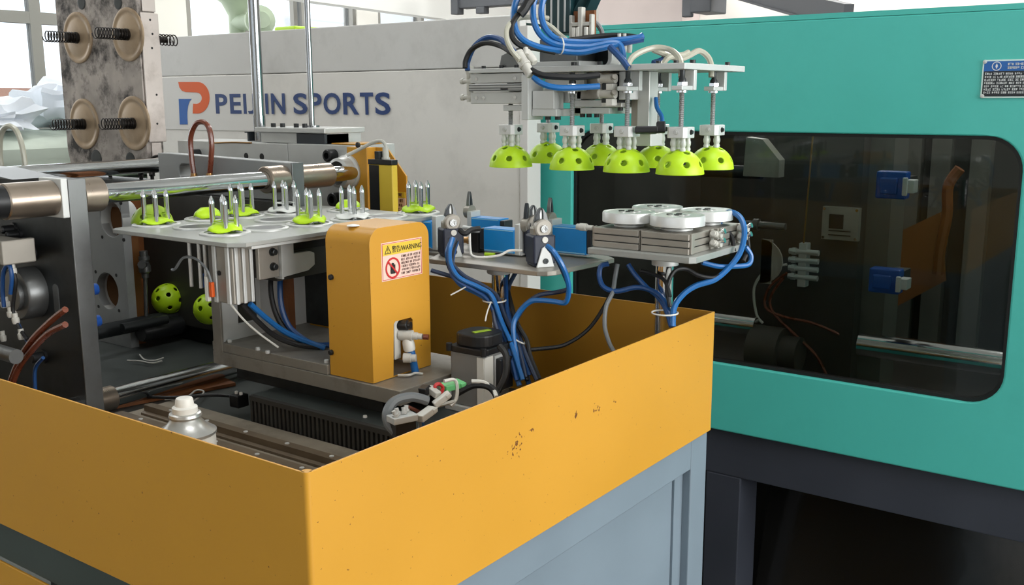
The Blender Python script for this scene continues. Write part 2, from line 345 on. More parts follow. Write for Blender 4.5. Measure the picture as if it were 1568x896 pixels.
# frames and panes of the added skylights, unseen in the view
for x, y in ADDED_SKY:
    WN[0] += 1; f = MB().plate_hole([(x-.8, y-.45), (x+.8, y-.45), (x+.8, y+.45), (x-.8, y+.45)], [[(x-.75, y-.4), (x-.02, y-.4), (x-.02, y+.4), (x-.75, y+.4)], [(x+.02, y-.4), (x+.75, y-.4), (x+.75, y+.4), (x+.02, y+.4)]], 'Z', RZ+.06, RZ+.1)
    w_ = struct(f.build('window_%d' % WN[0], 'window_bar'))
    for a_, b_ in ((x-.75, x-.02), (x+.02, x+.75)): MB().box(a_, b_, y-.4, y+.4, RZ+.075, RZ+.083).build('pane', 'window_glass', w_)
# building across the yard behind the left windows
t = thing('brick_building', (4.2, 11.5, 0), 'pale brick building seen through the left window', 'building')
MB().box(3.2, 9.2, 11, 12, 0, 1.75).build('wall', 'brick_far', t)
for k in range(4): MB().box(5.2+k*.75, 5.75+k*.75, 10.95, 11.02, .7, 1.4).build('window', 'white_plastic', t)
struct(MB().box(-6, 14, 6.2, 16, -.1, -.02).build('ground_outside', 'floor_concrete'))
# sacks piled by the left wall, under a heap of white plastic bags
def sack(c, d, m, label, rough=.012, seed=0, group=None, name='sack', cat='sack', lev=16):
    rnd = random.Random(seed); ph = [rnd.uniform(0, 6.28) for _ in range(9)]; vs = []; fs = []; n1, n2 = lev, lev*2
    for i in range(n1+1):
        a = math.pi*(i/n1-.5)
        for j in range(n2):
            b = 2*math.pi*j/n2
            e = .45; sg = lambda q, p: math.copysign(abs(q)**p, q)
            x = sg(math.cos(a), e)*sg(math.cos(b), e); y = sg(math.cos(a), e)*sg(math.sin(b), e); z = sg(math.sin(a), .6)
            k = rough*(math.sin(7*x+ph[0]+3*z)+math.sin(9*y+ph[1])+math.sin(11*z+4*x+ph[2])+.8*math.sin(17*x+9*y+ph[3]))
            vs.append((c[0]+x*(d[0]/2+k), c[1]+y*(d[1]/2+k), max(c[2]+z*(d[2]/2+k*(1. if name == 'plastic_bag' else .15)), c[2]-d[2]/2)))
    for i in range(n1):
        for j in range(n2): fs.append((i*n2+j, i*n2+(j+1) % n2, (i+1)*n2+(j+1) % n2, (i+1)*n2+j))
    return tag(MB()._add(vs, fs, True).build(name, m), label, cat, group)
for k in range(6):
    sack((2.75, 4.75, .125+k*.245), (1.7, .8, .236), 'sack_green', ['lowest of the pale green sacks stacked by the left wall', 'second lowest pale green sack in the stack by the left wall', 'third pale green sack from the bottom of the stack by the left wall', 'third pale green sack from the top of the stack by the left wall', 'second pale green sack from the top of the stack by the left wall', 'topmost pale green sack, right under the white plastic bags'][k], .014, k, 'sacks stacked by the left wall')
sack((2.88, 4.72, 1.575), (.62, .6, .2), 'sack_white', 'large bulging white plastic bag on the pale green sacks', .016, 21, 'white bags', 'plastic_bag', 'bag')
sack((2.10, 4.60, 1.532), (.72, .5, .11), 'sack_white', 'flat crumpled white plastic bag at the left end of the sack pile', .02, 22, 'white bags', 'plastic_bag', 'bag')
# hopper of a further machine behind the white panel
hp = oY(5.2, 362, 20); t = thing('hopper_dryer', (hp.x, 5.2, 0), 'pale green machine hopper with blower seen over the white panel', 'hopper')
MB().rev((hp.x, 5.2, 0), (0, 0, 1), [(1.2, .05), (2.12, .05), (2.2, .09), (2.25, .16), (2.6, .16)], 18).build('cone', 'hopper_green', t)
MB().rev((hp.x+.0, 5.0, 2.08), (-.6, -1, 0), [(0, .04), (.04, .09), (.09, .09), (.1, .05), (.13, .05)], 18).build('blower', 'hopper_green', t)
MB().cyl((hp.x, 5.05, 2.08), (hp.x, 5.2, 2.08), .05).build('neck', 'hopper_green', t)
MB().box(hp.x-.3, hp.x+.3, 5.25, 5.3, 0, .05).box(hp.x-.05, hp.x+.05, 5.25, 5.3, 0, 1.3).build('stand', 'charcoal', t)
q = oY(4.0, 455, 42); tag(MB().box(q.x-.085, q.x+.085, 3.92, 4.08, 1.87, 1.97).box(q.x-.03, q.x+.03, 3.97, 4.03, 0, 1.87).build('green_box', 'lime', bevel=.01), 'small lime green box on a post behind the white panel', 'box')

# ================================================================== TEAL MACHINE AND WHITE DOOR PANEL
XT = 2.4; YL = 1.69; YR = -.75; ZT0, ZT1 = .73, 1.785
tm = thing('teal_machine', (XT+.3, .5, 0), 'large teal injection molding machine with a smoked window', 'machine')
win = rrect(.388, 1.539, .914, 1.519, .075, 8)
MB().plate_hole([(YR, ZT0), (YL, ZT0), (YL, ZT1), (YR, ZT1)], [win], 'X', XT, XT+.03).build('front_panel', 'teal_paint', tm, bevel=.004)
MB().box(XT+.03, XT+1.2, YR, YR+.02, ZT0, ZT1).build('side_panel', 'teal_paint', tm)
MB().box(XT+.03, XT+1.2, YL-.02, YL, ZT0, ZT1).build('side_panel', 'teal_paint', tm)
MB().box(XT, XT+.06, YR, YL, ZT1, ZT1+.012).build('roof_flange', 'teal_paint', tm)
rim = MB(); W2 = rrect(.396, 1.531, .922, 1.511, .07, 8)
rim.plate_hole(win, [W2], 'X', XT+.012, XT+.03); rim.build('window_gasket', 'black_rubber', tm)
gp = MB().plate_hole(W2, [], 'X', XT+.018, XT+.024).build('window_pane', 'smoked_glass', tm)
MB().box(XT+.032, XT+1.1, YL-.026, YL-.021, ZT0, ZT1).build('liner', 'inner_dark', tm); MB().box(XT+.031, XT+.034, 1.56, YL-.03, ZT0, ZT1).build('liner', 'inner_dark', tm)
MB().box(XT+1.1, XT+1.14, YR, YL, ZT0, ZT1).build('rear_panel', 'inner_dark', tm)
MB().box(XT+.03, XT+1.1, YR, YL, ZT0, ZT0+.03).build('bed', 'inner_dark', tm)
# ribs along the rear of the work chamber
for px in (1345, 1395, 1440, 1500): y = oX(XT+1.08, px, 300).y; MB().box(XT+1.05, XT+1.1, y-.03, y+.03, ZT0, ZT1).build('rib', 'inner_grey', tm)
# base frame
MB().box(XT+.02, XT+.14, YR, YL+.05, .60, ZT0-.002).build('base_beam', 'navy_steel', tm, bevel=.003)
ly = oX(XT+.02, 1108, 780).y
MB().box(XT+.02, XT+.14, ly-.045, ly+.055, 0, .60).build('leg', 'navy_steel', tm, bevel=.003)
MB().box(XT+.02, XT+.14, YR, YR+.1, 0, .60).build('leg', 'navy_steel', tm)
MB().box(XT+.9, XT+1.02, YR, YR+.1, 0, ZT0).box(XT+.9, XT+1.02, YL-.1, YL, 0, ZT0).build('rear_leg', 'navy_steel', tm)
sk = []; a = oX(XT+.16, 1150, 700); b = oX(XT+.16, 1148, 735)
sk = MB(); P_ = [(YR+.1, 0), (ly-.03, 0), (ly-.03, .50), (ly-.10, .525), (ly-.10, .62), (YR+.1, .62)]; v_ = []
for dx_ in (0, .004): v_ += [(XT+.14+.27*z_+dx_, y_, z_) for y_, z_ in P_]
sk._add(v_, [(0, 1, 2, 3, 4, 5), (11, 10, 9, 8, 7, 6)]+[(i, (i+1) % 6, 6+(i+1) % 6, 6+i) for i in range(6)]).build('chute_sheet', 'black_sheet', tm)
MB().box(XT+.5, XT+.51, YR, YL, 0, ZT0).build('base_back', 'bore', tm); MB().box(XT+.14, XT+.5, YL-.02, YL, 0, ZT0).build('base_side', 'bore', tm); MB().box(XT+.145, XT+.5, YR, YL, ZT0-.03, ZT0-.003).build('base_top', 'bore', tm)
p = oX(XT+.13, 1122, 835); MB().rev(p, (-1, 0, 0), [(0, .012), (.012, .012), (.016, .007)], 14).build('bolt', 'chrome', tm)
# what the smoked window shows: platens, tie bars, latches
def inbox(px0, py0, px1, py1, X, dx, name, m, bevel=0):
    a = oX(X, px0, py0); b = oX(X, px1, py1); return MB().box(X, X+dx, a.y, b.y, a.z, b.z).build(name, m, tm, bevel=bevel)
inbox(1188, 190, 1300, 600, 2.80, .2, 'platen', 'inner_dark')
inbox(1300, 190, 1345, 600, 2.86, .14, 'platen_step', 'inner_grey')
a = oX(2.70, 1090, 497); b = oX(2.70, 1158, 500); MB().cyl((2.70, a.y+.3, .955), (2.70, b.y, .955), .026).build('tie_bar', 'chrome', tm)
a = oX(2.70, 1316, 533); b = oX(2.70, 1541, 550); MB().cyl((2.70, a.y, .945), (2.70, b.y-.3, .945), .032).build('tie_bar', 'chrome', tm)
a = oX(2.72, 1158, 520); MB().rev((2.70, a.y, .89), (0, -1, 0), [(0, .07), (.09, .07), (.09, .05), (.14, .05)], 20).build('tie_nut', 'inner_dark', tm)
# solid plate standing in for a bright reflection at the window's upper left, pale shield below it
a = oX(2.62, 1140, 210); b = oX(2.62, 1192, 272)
MB().prism([(a.y, b.z), (a.y-.005, a.z), (b.y+.05, a.z-.005), (b.y, a.z-.06), (b.y, b.z)], 'X', 2.62, 2.66).build('reflection_plate', 'label_plate', tm)
a = oX(2.66, 1130, 280); MB().cyl((2.66, a.y+.25, 1.40), (2.66, a.y-.07, 1.40), .018).build('upper_rod', 'dark_steel', tm)
a = oX(2.6, 1170, 352); MB().cyl((2.6, a.y+.06, 1.262), (2.6, a.y-.06, 1.262), .010).cyl((2.6, a.y+.03, 1.262), (2.6, a.y+.015, 1.262), .017).build('spindle', 'mid_steel', tm)
c0 = oX(2.55, 1165, 400); MB().prism([(c0.y+.0+.06*math.cos(t), c0.z-.0+.06*math.sin(t)) for t in [math.pi*k/10+math.pi/2 for k in range(11)]]+[(c0.y-.03, c0.z-.06), (c0.y-.03, c0.z+.06)], 'X', 2.55, 2.556).build('shield_plate', 'label_plate', tm)
# blue latches
for (x0, y0, x1, y1) in ((1342, 262, 1386, 306), (1331, 410, 1376, 452)):
    a = oX(2.62, x0, y0); b = oX(2.62, x1, y1); l = MB().box(2.62, 2.66, a.y, b.y, a.z, b.z).box(2.61, 2.62, a.y-.012, b.y+.02, a.z-.015, b.z+.012).build('latch', 'latch_blue', tm, bevel=.004)
    MB().box(2.60, 2.64, b.y-.002, b.y-.024, a.z-.018, b.z+.018).box(2.59, 2.60, b.y+.002, b.y-.010, a.z-.012, b.z+.012).build('clasp', 'alu_satin', l, bevel=.002)
    MB().box(2.66, 2.80, a.y-.02, b.y+.02, a.z-.02, b.z+.02).build('latch_mount', 'inner_dark', l)
a = oX(2.78, 1260, 316); b = oX(2.78, 1313, 370); t2 = MB().box(2.78, 2.80, a.y, b.y, a.z, b.z).build('data_plate', 'label_plate', tm)
d = MB()
for k in range(2): d.box(2.778, 2.7805, a.y-.02, b.y+.02, b.z+.012+.012*k, b.z+.015+.012*k)
d.box(2.778, 2.7805, a.y-.02, a.y-.06, a.z-.06, a.z-.02)
d.build('print', 'print_black', t2)
for yy in (a.y-.006, b.y+.006):
    for zz in (a.z-.006, b.z+.006): MB().cyl((2.776, yy, zz), (2.782, yy, zz), .004, n=8).build('screw', 'chrome', t2)
# lubrication manifold with thin pipes
mc = oX(2.74, 1228, 405); mf = MB().box(2.74, 2.77, mc.y+.012, mc.y-.012, mc.z-.065, mc.z+.06).build('manifold', 'alu_satin', tm, bevel=.002)
for k in range(4): MB().cyl((2.745, mc.y+.04, mc.z+.035-.024*k), (2.745, mc.y-.045, mc.z+.035-.024*k), .008, n=10).cyl((2.745, mc.y+.032, mc.z+.035-.024*k), (2.745, mc.y+.02, mc.z+.035-.024*k), .011, n=6).build('valve', 'alu_satin', mf)
MB().tube([(2.745, mc.y, mc.z+.06), (2.745, mc.y-.005, mc.z+.2), (2.745, mc.y-.012, mc.z+.42)], .0025, 6).build('feed_pipe', 'brass', mf)
for k in range(3):
    P = [oX(2.72, x, y) for x, y in [((1205, 405+8*k), (1175, 412+8*k), (1155, 440), (1158, 480), (1168, 495)), ((1205, 418), (1178, 440), (1172, 470), (1200, 485), (1245, 495), (1285, 512)), ((1200, 425), (1180, 455), (1185, 480), (1220, 515), (1250, 545), (1268, 580))][k]]
    MB().tube(P, .004, 6).build('lubrication_hose', 'fitting_grey' if k == 0 else 'copper_tube', mf)
# amber panel and looped hose behind the latches
am = [oX(3.3, x, y) for x, y in ((1335, 375), (1440, 325), (1448, 430), (1330, 492))]
MB().prism([(v.y, v.z) for v in am], 'X', 3.3, 3.31).build('amber_panel', 'amber_panel', tm)
P = [oX(3.2, x, y) for x, y in ((1470, 258), (1452, 285), (1450, 330), (1440, 380), (1436, 420))]; MB().tube(P, .016, 8).build('looped_hose', 'rust', tm)
# nameplate at the right
a = oX(XT, 1506, 92); b = oX(XT, 1502.5, 150); y1 = a.y-.13
npl = thing('nameplate', (XT, a.y-.065, b.z), 'blue and black machine nameplate screwed to the teal panel', 'nameplate')
MB().prism(rrect(y1, a.y, b.z, a.z, .005, 3), 'X', XT-.003, XT-.0002).build('rim', 'plate_rim', npl)
zs = a.z-.024
MB().box(XT-.0036, XT-.0031, y1+.003, a.y-.003, zs, a.z-.003).build('blue_band', 'plate_blue', npl)
MB().box(XT-.0036, XT-.0031, y1+.003, a.y-.003, b.z+.003, zs).build('black_field', 'plate_black', npl)
em = MB(); cy, cz = a.y-.028, a.z-.0135
em.plate_hole(circ(cy, cz, .0095, 20), [circ(cy, cz, .008, 20)], 'X', XT-.0042, XT-.0037); em.prism([(cy, cz+.006), (cy-.0025, cz), (cy, cz-.006), (cy+.0025, cz)], 'X', XT-.0042, XT-.0037); em.build('emblem', 'print_white', npl)
rows = MB(); rnd = random.Random(3)
def glyph_rows(mb, put, u0, u1, z0, z1, nrow, fill=.55, gl=.8):
    h = (z0-z1)/nrow
    for r in range(nrow):
        u = u0; zc = z0-h*(r+.5); wd = rnd.randint(3, 6)
        while u < u1-h*.5:
            gw = h*gl*rnd.uniform(.55, .8)
            if wd == 0: wd = rnd.randint(2, 6); u += gw*.7; continue
            for sgn in range(3):   # small strokes of one character
                if rnd.random() < .8: put(mb, u, u+gw*.8, zc+h*fill*(.5-sgn*.5)-h*.06, zc+h*fill*(.5-sgn*.5)+h*.06)
            put(mb, u+gw*rnd.choice((0, .3, .55)), u+gw*rnd.choice((.22, .5, .8)), zc-h*fill*.5, zc+h*fill*.5)
            wd -= 1; u += gw
put = lambda mb, u0, u1, z0, z1: mb.box(XT-.0041, XT-.0037, a.y-u0, a.y-u1, z0, z1)
glyph_rows(rows, put, .006, .125, zs-.002, b.z+.008, 7)
glyph_rows(rows, put, .05, .085, a.z-.006, a.z-.021, 2)
rows.build('lettering', 'print_white', npl)
for yy in (a.y-.004, y1+.004):
    for zz in (a.z-.004, b.z+.004): MB().rev((XT-.003, yy, zz), (-1, 0, 0), [(0, .0045), (.002, .004), (.0028, .0012)], 12).build('screw', 'alu_satin', npl)
for i, (x, y, l) in enumerate(((1221, 180, .05), (1190, 165, .02))): pass

# white sliding door panel with the maker's logo
XW = 2.3
wp = thing('machine_door', (XW+.02, 2.6, 0), 'white painted machine door panel with blue and orange logo', 'machine panel')
YW0, YW1 = oX(XW, 797, 300).y, oX(XW, 215, 130).y
z1 = 1.829; zs1 = oX(XW, 500, 111).z; zs0 = oX(XW, 300, 199).z
MB().box(XW, XW+.03, YW0, YW1, zs1+.0015, z1).build('upper_strip', 'white_paint_grey', wp, bevel=.003)
MB().box(XW, XW+.03, YW0, YW1, .70, zs1).build('main_sheet', 'white_paint', wp, bevel=.003)
MB().box(XW-.004, XW+.06, YW0-.028, YW0-.0005, .70, z1-.03).build('edge_trim', 'decal_white', wp, bevel=.002)
yp = oX(XW, 392, 150).y
MB().box(XW-.0025, XW-.0002, yp, YW1-.02, zs0, zs1-.0022).build('logo_sheet', 'decal_white', wp, bevel=.001)
MB().box(XW+.03, XW+.9, YW0, YW1, z1-.02, z1).build('roof_panel', 'white_paint_grey', wp)
MB().box(XW+.0, XW+.1, YW0-.02, YW0+.08, 0, .70).box(XW, XW+.1, YW1-.1, YW1, 0, .70).build('leg', 'navy_steel', wp)
MB().box(XW+.4, XW+.43, YL+.01, YW1, .2, z1-.03).build('back_sheet', 'inner_grey', wp)
def px_poly(pts, X): return [(v.y, v.z) for v in (oX(X, x, y) for x, y in pts)]
zz = lambda pts: [(240+x/3.92, 100+y/3.92) for x, y in pts]
XP = XW-.0025
def arcpts(cx, cy, rx, ry, a0, a1, n=8): return [(cx+rx*math.cos(math.radians(a0+(a1-a0)*k/n)), cy-ry*math.sin(math.radians(a0+(a1-a0)*k/n))) for k in range(n+1)]
og = [(130, 100)] + arcpts(246, 195, 72, 95, 90, -90, 14) + [(217, 289), (220, 230)] + arcpts(240, 197, 32, 34, -90, 90, 8) + [(175, 161), (152, 152), (137, 132)]
MB().prism(px_poly(zz(og), XP), 'X', XP-.0012, XP-.0002).build('logo_orange', 'orange_print', wp)
bl = [(133, 202), (210, 202), (197, 218), (188, 245), (184, 280), (184, 315), (187, 355), (140, 355)]
MB().prism(px_poly(zz(bl), XP), 'X', XP-.0012, XP-.0002).build('logo_blue', 'blue_print', wp)
A = oX(XW, 332, 174); B = oX(XW, 598, 172); H = oX(XW, 332, 144).z-A.z
# letters measured one by one from left to right
LET = [('P', 332, 350), ('E', 354, 371), ('I', 374.5, 379), ('J', 381, 396), ('I', 408, 412), ('N', 417, 438), ('S', 451, 472), ('P', 475, 494), ('O', 497, 523), ('R', 527, 551), ('T', 553, 573), ('S', 576, 599)]
for ch, x0, x1 in LET:
    q0 = oX(XW, x0, 173); q1 = oX(XW, x1, 173)
    o = text_mesh(ch, 'letter', 'navy_print', wp, 1, (0, 0, 0), (0, -1, 0), (0, 0, 1), .0004, bold=.022)
    org = Vector(ORG[wp.name]); cs = np.array([(v.co+org)[:] for v in o.data.vertices]); ys = -cs[:, 1]; zs_ = cs[:, 2]
    zb = A.z if ch != 'J' else A.z
    sx = (q0.y-q1.y)/(ys.max()-ys.min()); sz = H/(zs_.max()-zs_.min())
    for v, (cx_, cy_, cz_) in zip(o.data.vertices, cs):
        v.co = Vector((XP-.0006+cx_*.9, q0.y-(-cy_-ys.min())*sx, zb+(cz_-zs_.min())*sz))-org
# ================================================================== YELLOW GUARD AND ITS STAND
GX0, GX1, GY0, GY1, GZ0, GZ1 = .601, 1.488, .675, 2.35, 1.058, 1.26
chips('yellow_paint', [(tuple(oY(GY0, 790, 685)), .022), (tuple(oY(GY0, 880, 638)), .012), (tuple(oY(GY0, 915, 628)), .016), (tuple(oY(GY0, 940, 617)), .012), (tuple(oY(GY0, 815, 662)), .008), (tuple(oX(1.136, 530, 390)), .008), (tuple(oX(1.136, 535, 470)), .006)], (112, 66, 24))
gd = thing('sheet_metal_guard', ((GX0+GX1)/2, (GY0+GY1)/2, GZ0), 'open yellow sheet metal guard box around the transfer carriage', 'guard')
T = .0025
MB().box(GX0+.004, GX1, GY0, GY0+T, GZ0, GZ1).build('long_panel', 'yellow_paint', gd, bevel=.0006)
MB().box(GX0, GX0+T, GY0+.004, GY1, GZ0, GZ1).build('front_panel', 'yellow_paint', gd, bevel=.0006)
MB().rev((GX0+.005, GY0+.005, GZ0), (0, 0, 1), [(0, .005), (GZ1-GZ0, .005)], 24).build('corner_fold', 'yellow_paint', gd)
MB().box(GX1-T, GX1, GY0+T, GY1, GZ0, GZ1).build('back_panel', 'yellow_paint', gd, bevel=.0006)
MB().box(GX0+T, GX1-T, GY0+T, GY1, GZ0, GZ0+.004).build('tray_sheet', 'tray_dark', gd)
# stand: blue grey welded frame with recessed sheets
st = thing('machine_stand', ((GX0+GX1)/2, (GY0+GY1)/2, 0), 'blue grey welded stand with recessed panels under the yellow guard', 'stand')
SZ = GZ0-.001
e0 = .004; fy = GY0+e0; fx = GX0+e0
for (x0, x1) in ((fx, fx+.05), (GX1-.062, GX1-.004)): MB().box(x0, x1, fy, fy+.04, 0, SZ).build('post', 'blue_grey', st, bevel=.002)
MB().box(fx+.05, GX1-.062, fy, fy+.04, SZ-.05, SZ).build('top_rail', 'blue_grey', st, bevel=.002)
MB().box(fx+.05, GX1-.062, fy, fy+.04, .05, .10).build('bottom_rail', 'blue_grey', st, bevel=.002)
MB().box(GX1-.092, GX1-.0625, fy+.014, fy+.03, .10, SZ-.051).build('jamb', 'blue_grey', st)
MB().box(fx+.05, GX1-.0925, fy+.018, fy+.022, .10, SZ-.051).build('recessed_panel', 'blue_grey', st)
for (y0, y1) in ((fy+.04, fy+.05), (GY1-.05, GY1)): MB().box(fx, fx+.04, y0, y1, 0, SZ).build('side_post', 'grey_green', st)
MB().box(fx, fx+.04, fy+.05, GY1-.05, SZ-.052, SZ).build('side_rail', 'grey_green', st, bevel=.002)
MB().box(fx-.004, fx-.0005, fy+.06, GY1, .1, SZ-.055).build('side_door', 'yellow_paint', st, bevel=.001)
MB().box(GX1-.05, GX1-.004, fy+.04, GY1, SZ-.05, SZ).box(GX1-.05, GX1-.004, GY1-.05, GY1, 0, SZ-.05).build('rear_rail', 'blue_grey', st)

# ---- on the tray: rails, bed plate, brush strip, base table
ZTR = GZ0+.0043
def zbox(name, X0, X1, Y0, Y1, z0, z1, m, label, cat, bevel=.001): return tag(MB().box(X0, X1, Y0, Y1, z0, z1).build(name, m, bevel=bevel), label, cat)
zbox('bed_plate', .862, 1.034, .70, 1.50, ZTR, 1.078, 'tray_floor', 'flat oily steel bed plate on the tray inside the guard', 'plate')
def rail(X, z0, label, w=.02):
    t = thing('guide_rail', (X, 1.1, z0), label, 'rail'); MB().prism([(X-w, z0), (X+w, z0), (X+w, z0+.004), (X+w*.55, z0+.006), (X+w*.55, z0+.016), (X-w*.55, z0+.016), (X-w*.55, z0+.006), (X-w, z0+.004)], 'Y', .702, 1.47).build('rail_body', 'rail_brown', t)
    for k in range(8): MB().rev((X, .74+k*.095, z0+.016), (0, 0, 1), [(0, .0036), (.0012, .0036)], 10).build('screw', 'alu_bright', t)
rail(.962, 1.0781, 'brown steel guide rail with shiny screws on the bed plate, nearer the dust brush', .014)
rail(.905, 1.0781, 'brown steel guide rail on the bed plate, nearer the spray can', .016)
zbox('support_bar', .80, .845, .69, 1.45, ZTR, 1.086, 'tray_floor', 'long dark steel bar beside the spray can inside the guard', 'bar')
MB2 = thing('base_table', (1.15, 1.05, ZTR), 'dark steel table with ribbed dust brush inside the guard', 'table')
MB().box(1.044, 1.29, .70, 1.30, 1.1135, 1.12).build('top_plate', 'tray_dark', MB2, bevel=.001)
MB().box(1.06, 1.28, .72, 1.28, 1.078, 1.1135).build('body', 'tray_dark', MB2)
for k in range(60):
    if k == 0: br = MB().box(1.036, 1.0435, 1.288, 1.293, 1.0645, 1.115).build('bristle', 'bellows', MB2)
    else:
        c = br.copy(); COL.objects.link(c); c.location = br.location+Vector((0, -.0098*k, 0))
MB().box(1.0355, 1.045, .70, 1.294, 1.113, 1.121).build('brush_holder', 'bellows', MB2)
for x, y in ((448, 595), (559, 639)): p = oZ(1.12, x, y); MB().rev((p.x, p.y, 1.12), (0, 0, 1), [(0, .0035), (.003, .003)], 10).build('screw', 'white_plastic', MB2)
sw = oZ(1.09, 366, 612); t = thing('limit_switch', (sw.x, sw.y, 1.078), 'small black limit switch at the end of the dust brush', 'switch')
MB().box(sw.x-.012, sw.x+.012, sw.y-.012, sw.y+.012, 1.078, 1.10).build('body', 'black_plastic', t, bevel=.002)
for k in (-.006, .006): MB().rev((sw.x, sw.y+k, 1.10), (0, 0, 1), [(0, .003), (.004, .003), (.005, .001)], 8).build('terminal', 'white_plastic', t)
cable('switch_cable', [(sw.x, sw.y, 1.095), (sw.x-.01, sw.y+.06, 1.09), (sw.x-.05, sw.y+.12, 1.085), (sw.x-.05, sw.y+.22, 1.07)], .003, 'black_rubber', 'thin black cable from the limit switch by the dust brush', 'cable')
rp = oZ(1.066, 300, 600)
tag(MB().obox((.93, 1.62, 1.066), (1, -.25, 0), (.25, 1, 0), (0, 0, 1), (.55, .06, .006)).build('rusty_strip', 'rust'), 'rust brown strip lying on the tray under the lower bar', 'strip')
cable('loose_wire', [oZ(1.072, x, y) for x, y in ((222, 648), (255, 640), (300, 612), (312, 600), (300, 598), (285, 608), (252, 612))], .0016, 'fitting_grey', 'thin pale loose wire looped behind the spray can', 'wire')
cable('loose_wire', [oZ(1.07, x, y) for x, y in ((195, 552), (215, 553), (232, 556), (248, 553))], .0016, 'fitting_grey', 'thin pale loose wire lying straight below the green ball', 'wire')
cable('loose_wire', [oZ(1.07, x, y) for x, y in ((214, 543), (222, 551), (238, 552), (250, 548))], .0016, 'fitting_grey', 'thin pale hooked wire below the green ball', 'wire')

# ---- spray can on the bed
sc = (.701, .996); zt = 1.252
t = thing('spray_can', (sc[0], sc[1], ZTR), 'white and silver aerosol spray can inside the front panel', 'spray can')
R = .034
MB().rev((sc[0], sc[1], ZTR), (0, 0, 1), [(0, R-.002), (.003, R), (1.210-ZTR, R)], 40).build('body', 'white_plastic', t)
MB().rev((sc[0], sc[1], 1.207), (0, 0, 1), [(0, R), (.001, R+.0014), (.004, R+.0014), (.0055, R-.001), (.0075, R-.004), (.012, .0235), (.018, .0185), (.021, .0172), (.021, .0185), (.0235, .0195), (.0265, .0185), (.0275, .016)], 40).build('shoulder', 'can_silver', t)
MB().rev((sc[0], sc[1], 1.2345), (0, 0, 1), [(0, .0148), (.0065, .0148), (.0078, .0122), (.0085, .0112), (.0158, .0102), (.0176, .0092), (.0184, .006)], 28).build('nozzle_cap', 'white_plastic', t)
# printed label wrapped around the can
lb = MB(); n = 16; vs = []; fs = []
for i in range(n+1):
    th = math.radians(195+70*i/n)
    for z in (1.16, 1.194): vs.append((sc[0]+(R+.0003)*math.cos(th), sc[1]+(R+.0003)*math.sin(th), z))
for i in range(n): fs.append((2*i, 2*i+2, 2*i+3, 2*i+1))
lb._add(vs, fs, True).build('label_print', 'blue_anod', t, recalc=False)

# ================================================================== PLATENS AND TIE BARS (left machine)
BY, BZ, BR = 1.572, 1.446, .0172
def bar(Y, Z, x0, x1, label, r=BR, m='chrome'): return tag(MB().cyl((x0, Y, Z), (x1, Y, Z), r, n=28).build('tie_bar', m), label, 'tie bar', 'tie bars')
bar(BY, BZ, .5, 1.62, 'polished tie bar at the top, running behind the pin plate')
bar(BY, 1.088, .7, 1.62, 'polished lower tie bar nearest the spray can')
Yr = 1.95
bar(Yr, 1.115, .95, 1.42, 'dark lower tie bar passing below the green ball', .016, 'dark_steel')
bar(2.17, BZ, .6, 1.62, 'upper rear tie bar below the mold plate')
def collar(Y, Z, X0, X1, r, label, m='brushed', prof=None):
    return tag(MB().rev((X0, Y, Z), (1, 0, 0), [(0, BR+.0005), (0, r-.002), (.002, r), (X1-X0-.002, r), (X1-X0, r-.002), (X1-X0, BR+.0005)], 36, caps=False).build('bushing', m), label, 'bushing', 'tie bar bushings')
P1 = (.895, .925)
collar(BY, BZ, .80, P1[0]-.012, .029, 'brushed steel bushing left of the upright left platen')
collar(BY, BZ, P1[1]+.0005, .968, .029, 'brushed steel bushing right of the upright left platen')
collar(BY, 1.088, P1[1]+.0005, .962, .0215, 'brushed steel bushing on the lower bar near the spray can')
tag(MB().rev((.70, BY, BZ), (1, 0, 0), [(0, .02), (0, .0245), (.02, .0265), (.1, .0265)], 30, caps=False).build('rod_sleeve', 'black_plastic'), 'black rod sleeve on the upper tie bar at the left edge', 'sleeve')
pl = thing('moving_platen', (P1[0], 2.0, ZTR), 'dark steel platen upright standing at the left of the guard', 'platen')
MB().box(P1[0], P1[1], 1.545, 2.6, ZTR, 1.476).build('plate', 'dark_steel', pl, bevel=.0015)
MB().box(P1[0]-.0004, P1[1]+.0004, 1.5415, 1.5446, ZTR+.01, 1.4765).build('edge_bar', 'mid_steel', pl, bevel=.0008)
MB().box(P1[1], P1[1]+.008, 1.62, 1.64, ZTR, 1.42).build('rust_stripe', 'rust', pl)
MB().box(P1[0]-.012, P1[0]-.0005, 1.543, 1.61, BZ-.032, BZ+.032).build('clamp_plate', 'alu_satin', pl, bevel=.0015)
for px, py in ((130, 312), (131, 370), (136, 420)): p = oX(P1[1]+.006, px, py); MB().cyl((P1[1]-.001, 1.60, p.z), (P1[1]+.006, 1.60, p.z), .007, n=12).build('plug', 'black_plastic', pl)
for px, py in ((134, 440), (134, 487)):
    p = oX(P1[1]+.03, px, py); MB().cyl((P1[1], 1.585, p.z), (P1[1]+.03, 1.585, p.z), .010, n=14).cyl((P1[1]+.01, 1.585, p.z), (P1[1]+.02, 1.585, p.z), .013, n=14).build('blue_fitting', 'latch_blue', pl)
# black socket bolts and slot on the platen's left face
for px, py, r in ((50, 387, .0105), (67, 545, .009), (22, 350, .007), (30, 358, .006)):
    p = oX(P1[0], px, py); MB().rev(p, (-1, 0, 0), [(0, r+.004), (.004, r+.004), (.004, r), (.022, r), (.024, r-.002)], 18).build('socket_bolt', 'black_plastic', pl)
p = oX(P1[0], 87, 458); MB().prism(rrect(p.y-.008, p.y+.008, p.z-.026, p.z+.026, .0078, 6), 'X', P1[0]-.0015, P1[0]+.0005).build('slot', 'mid_steel', pl)
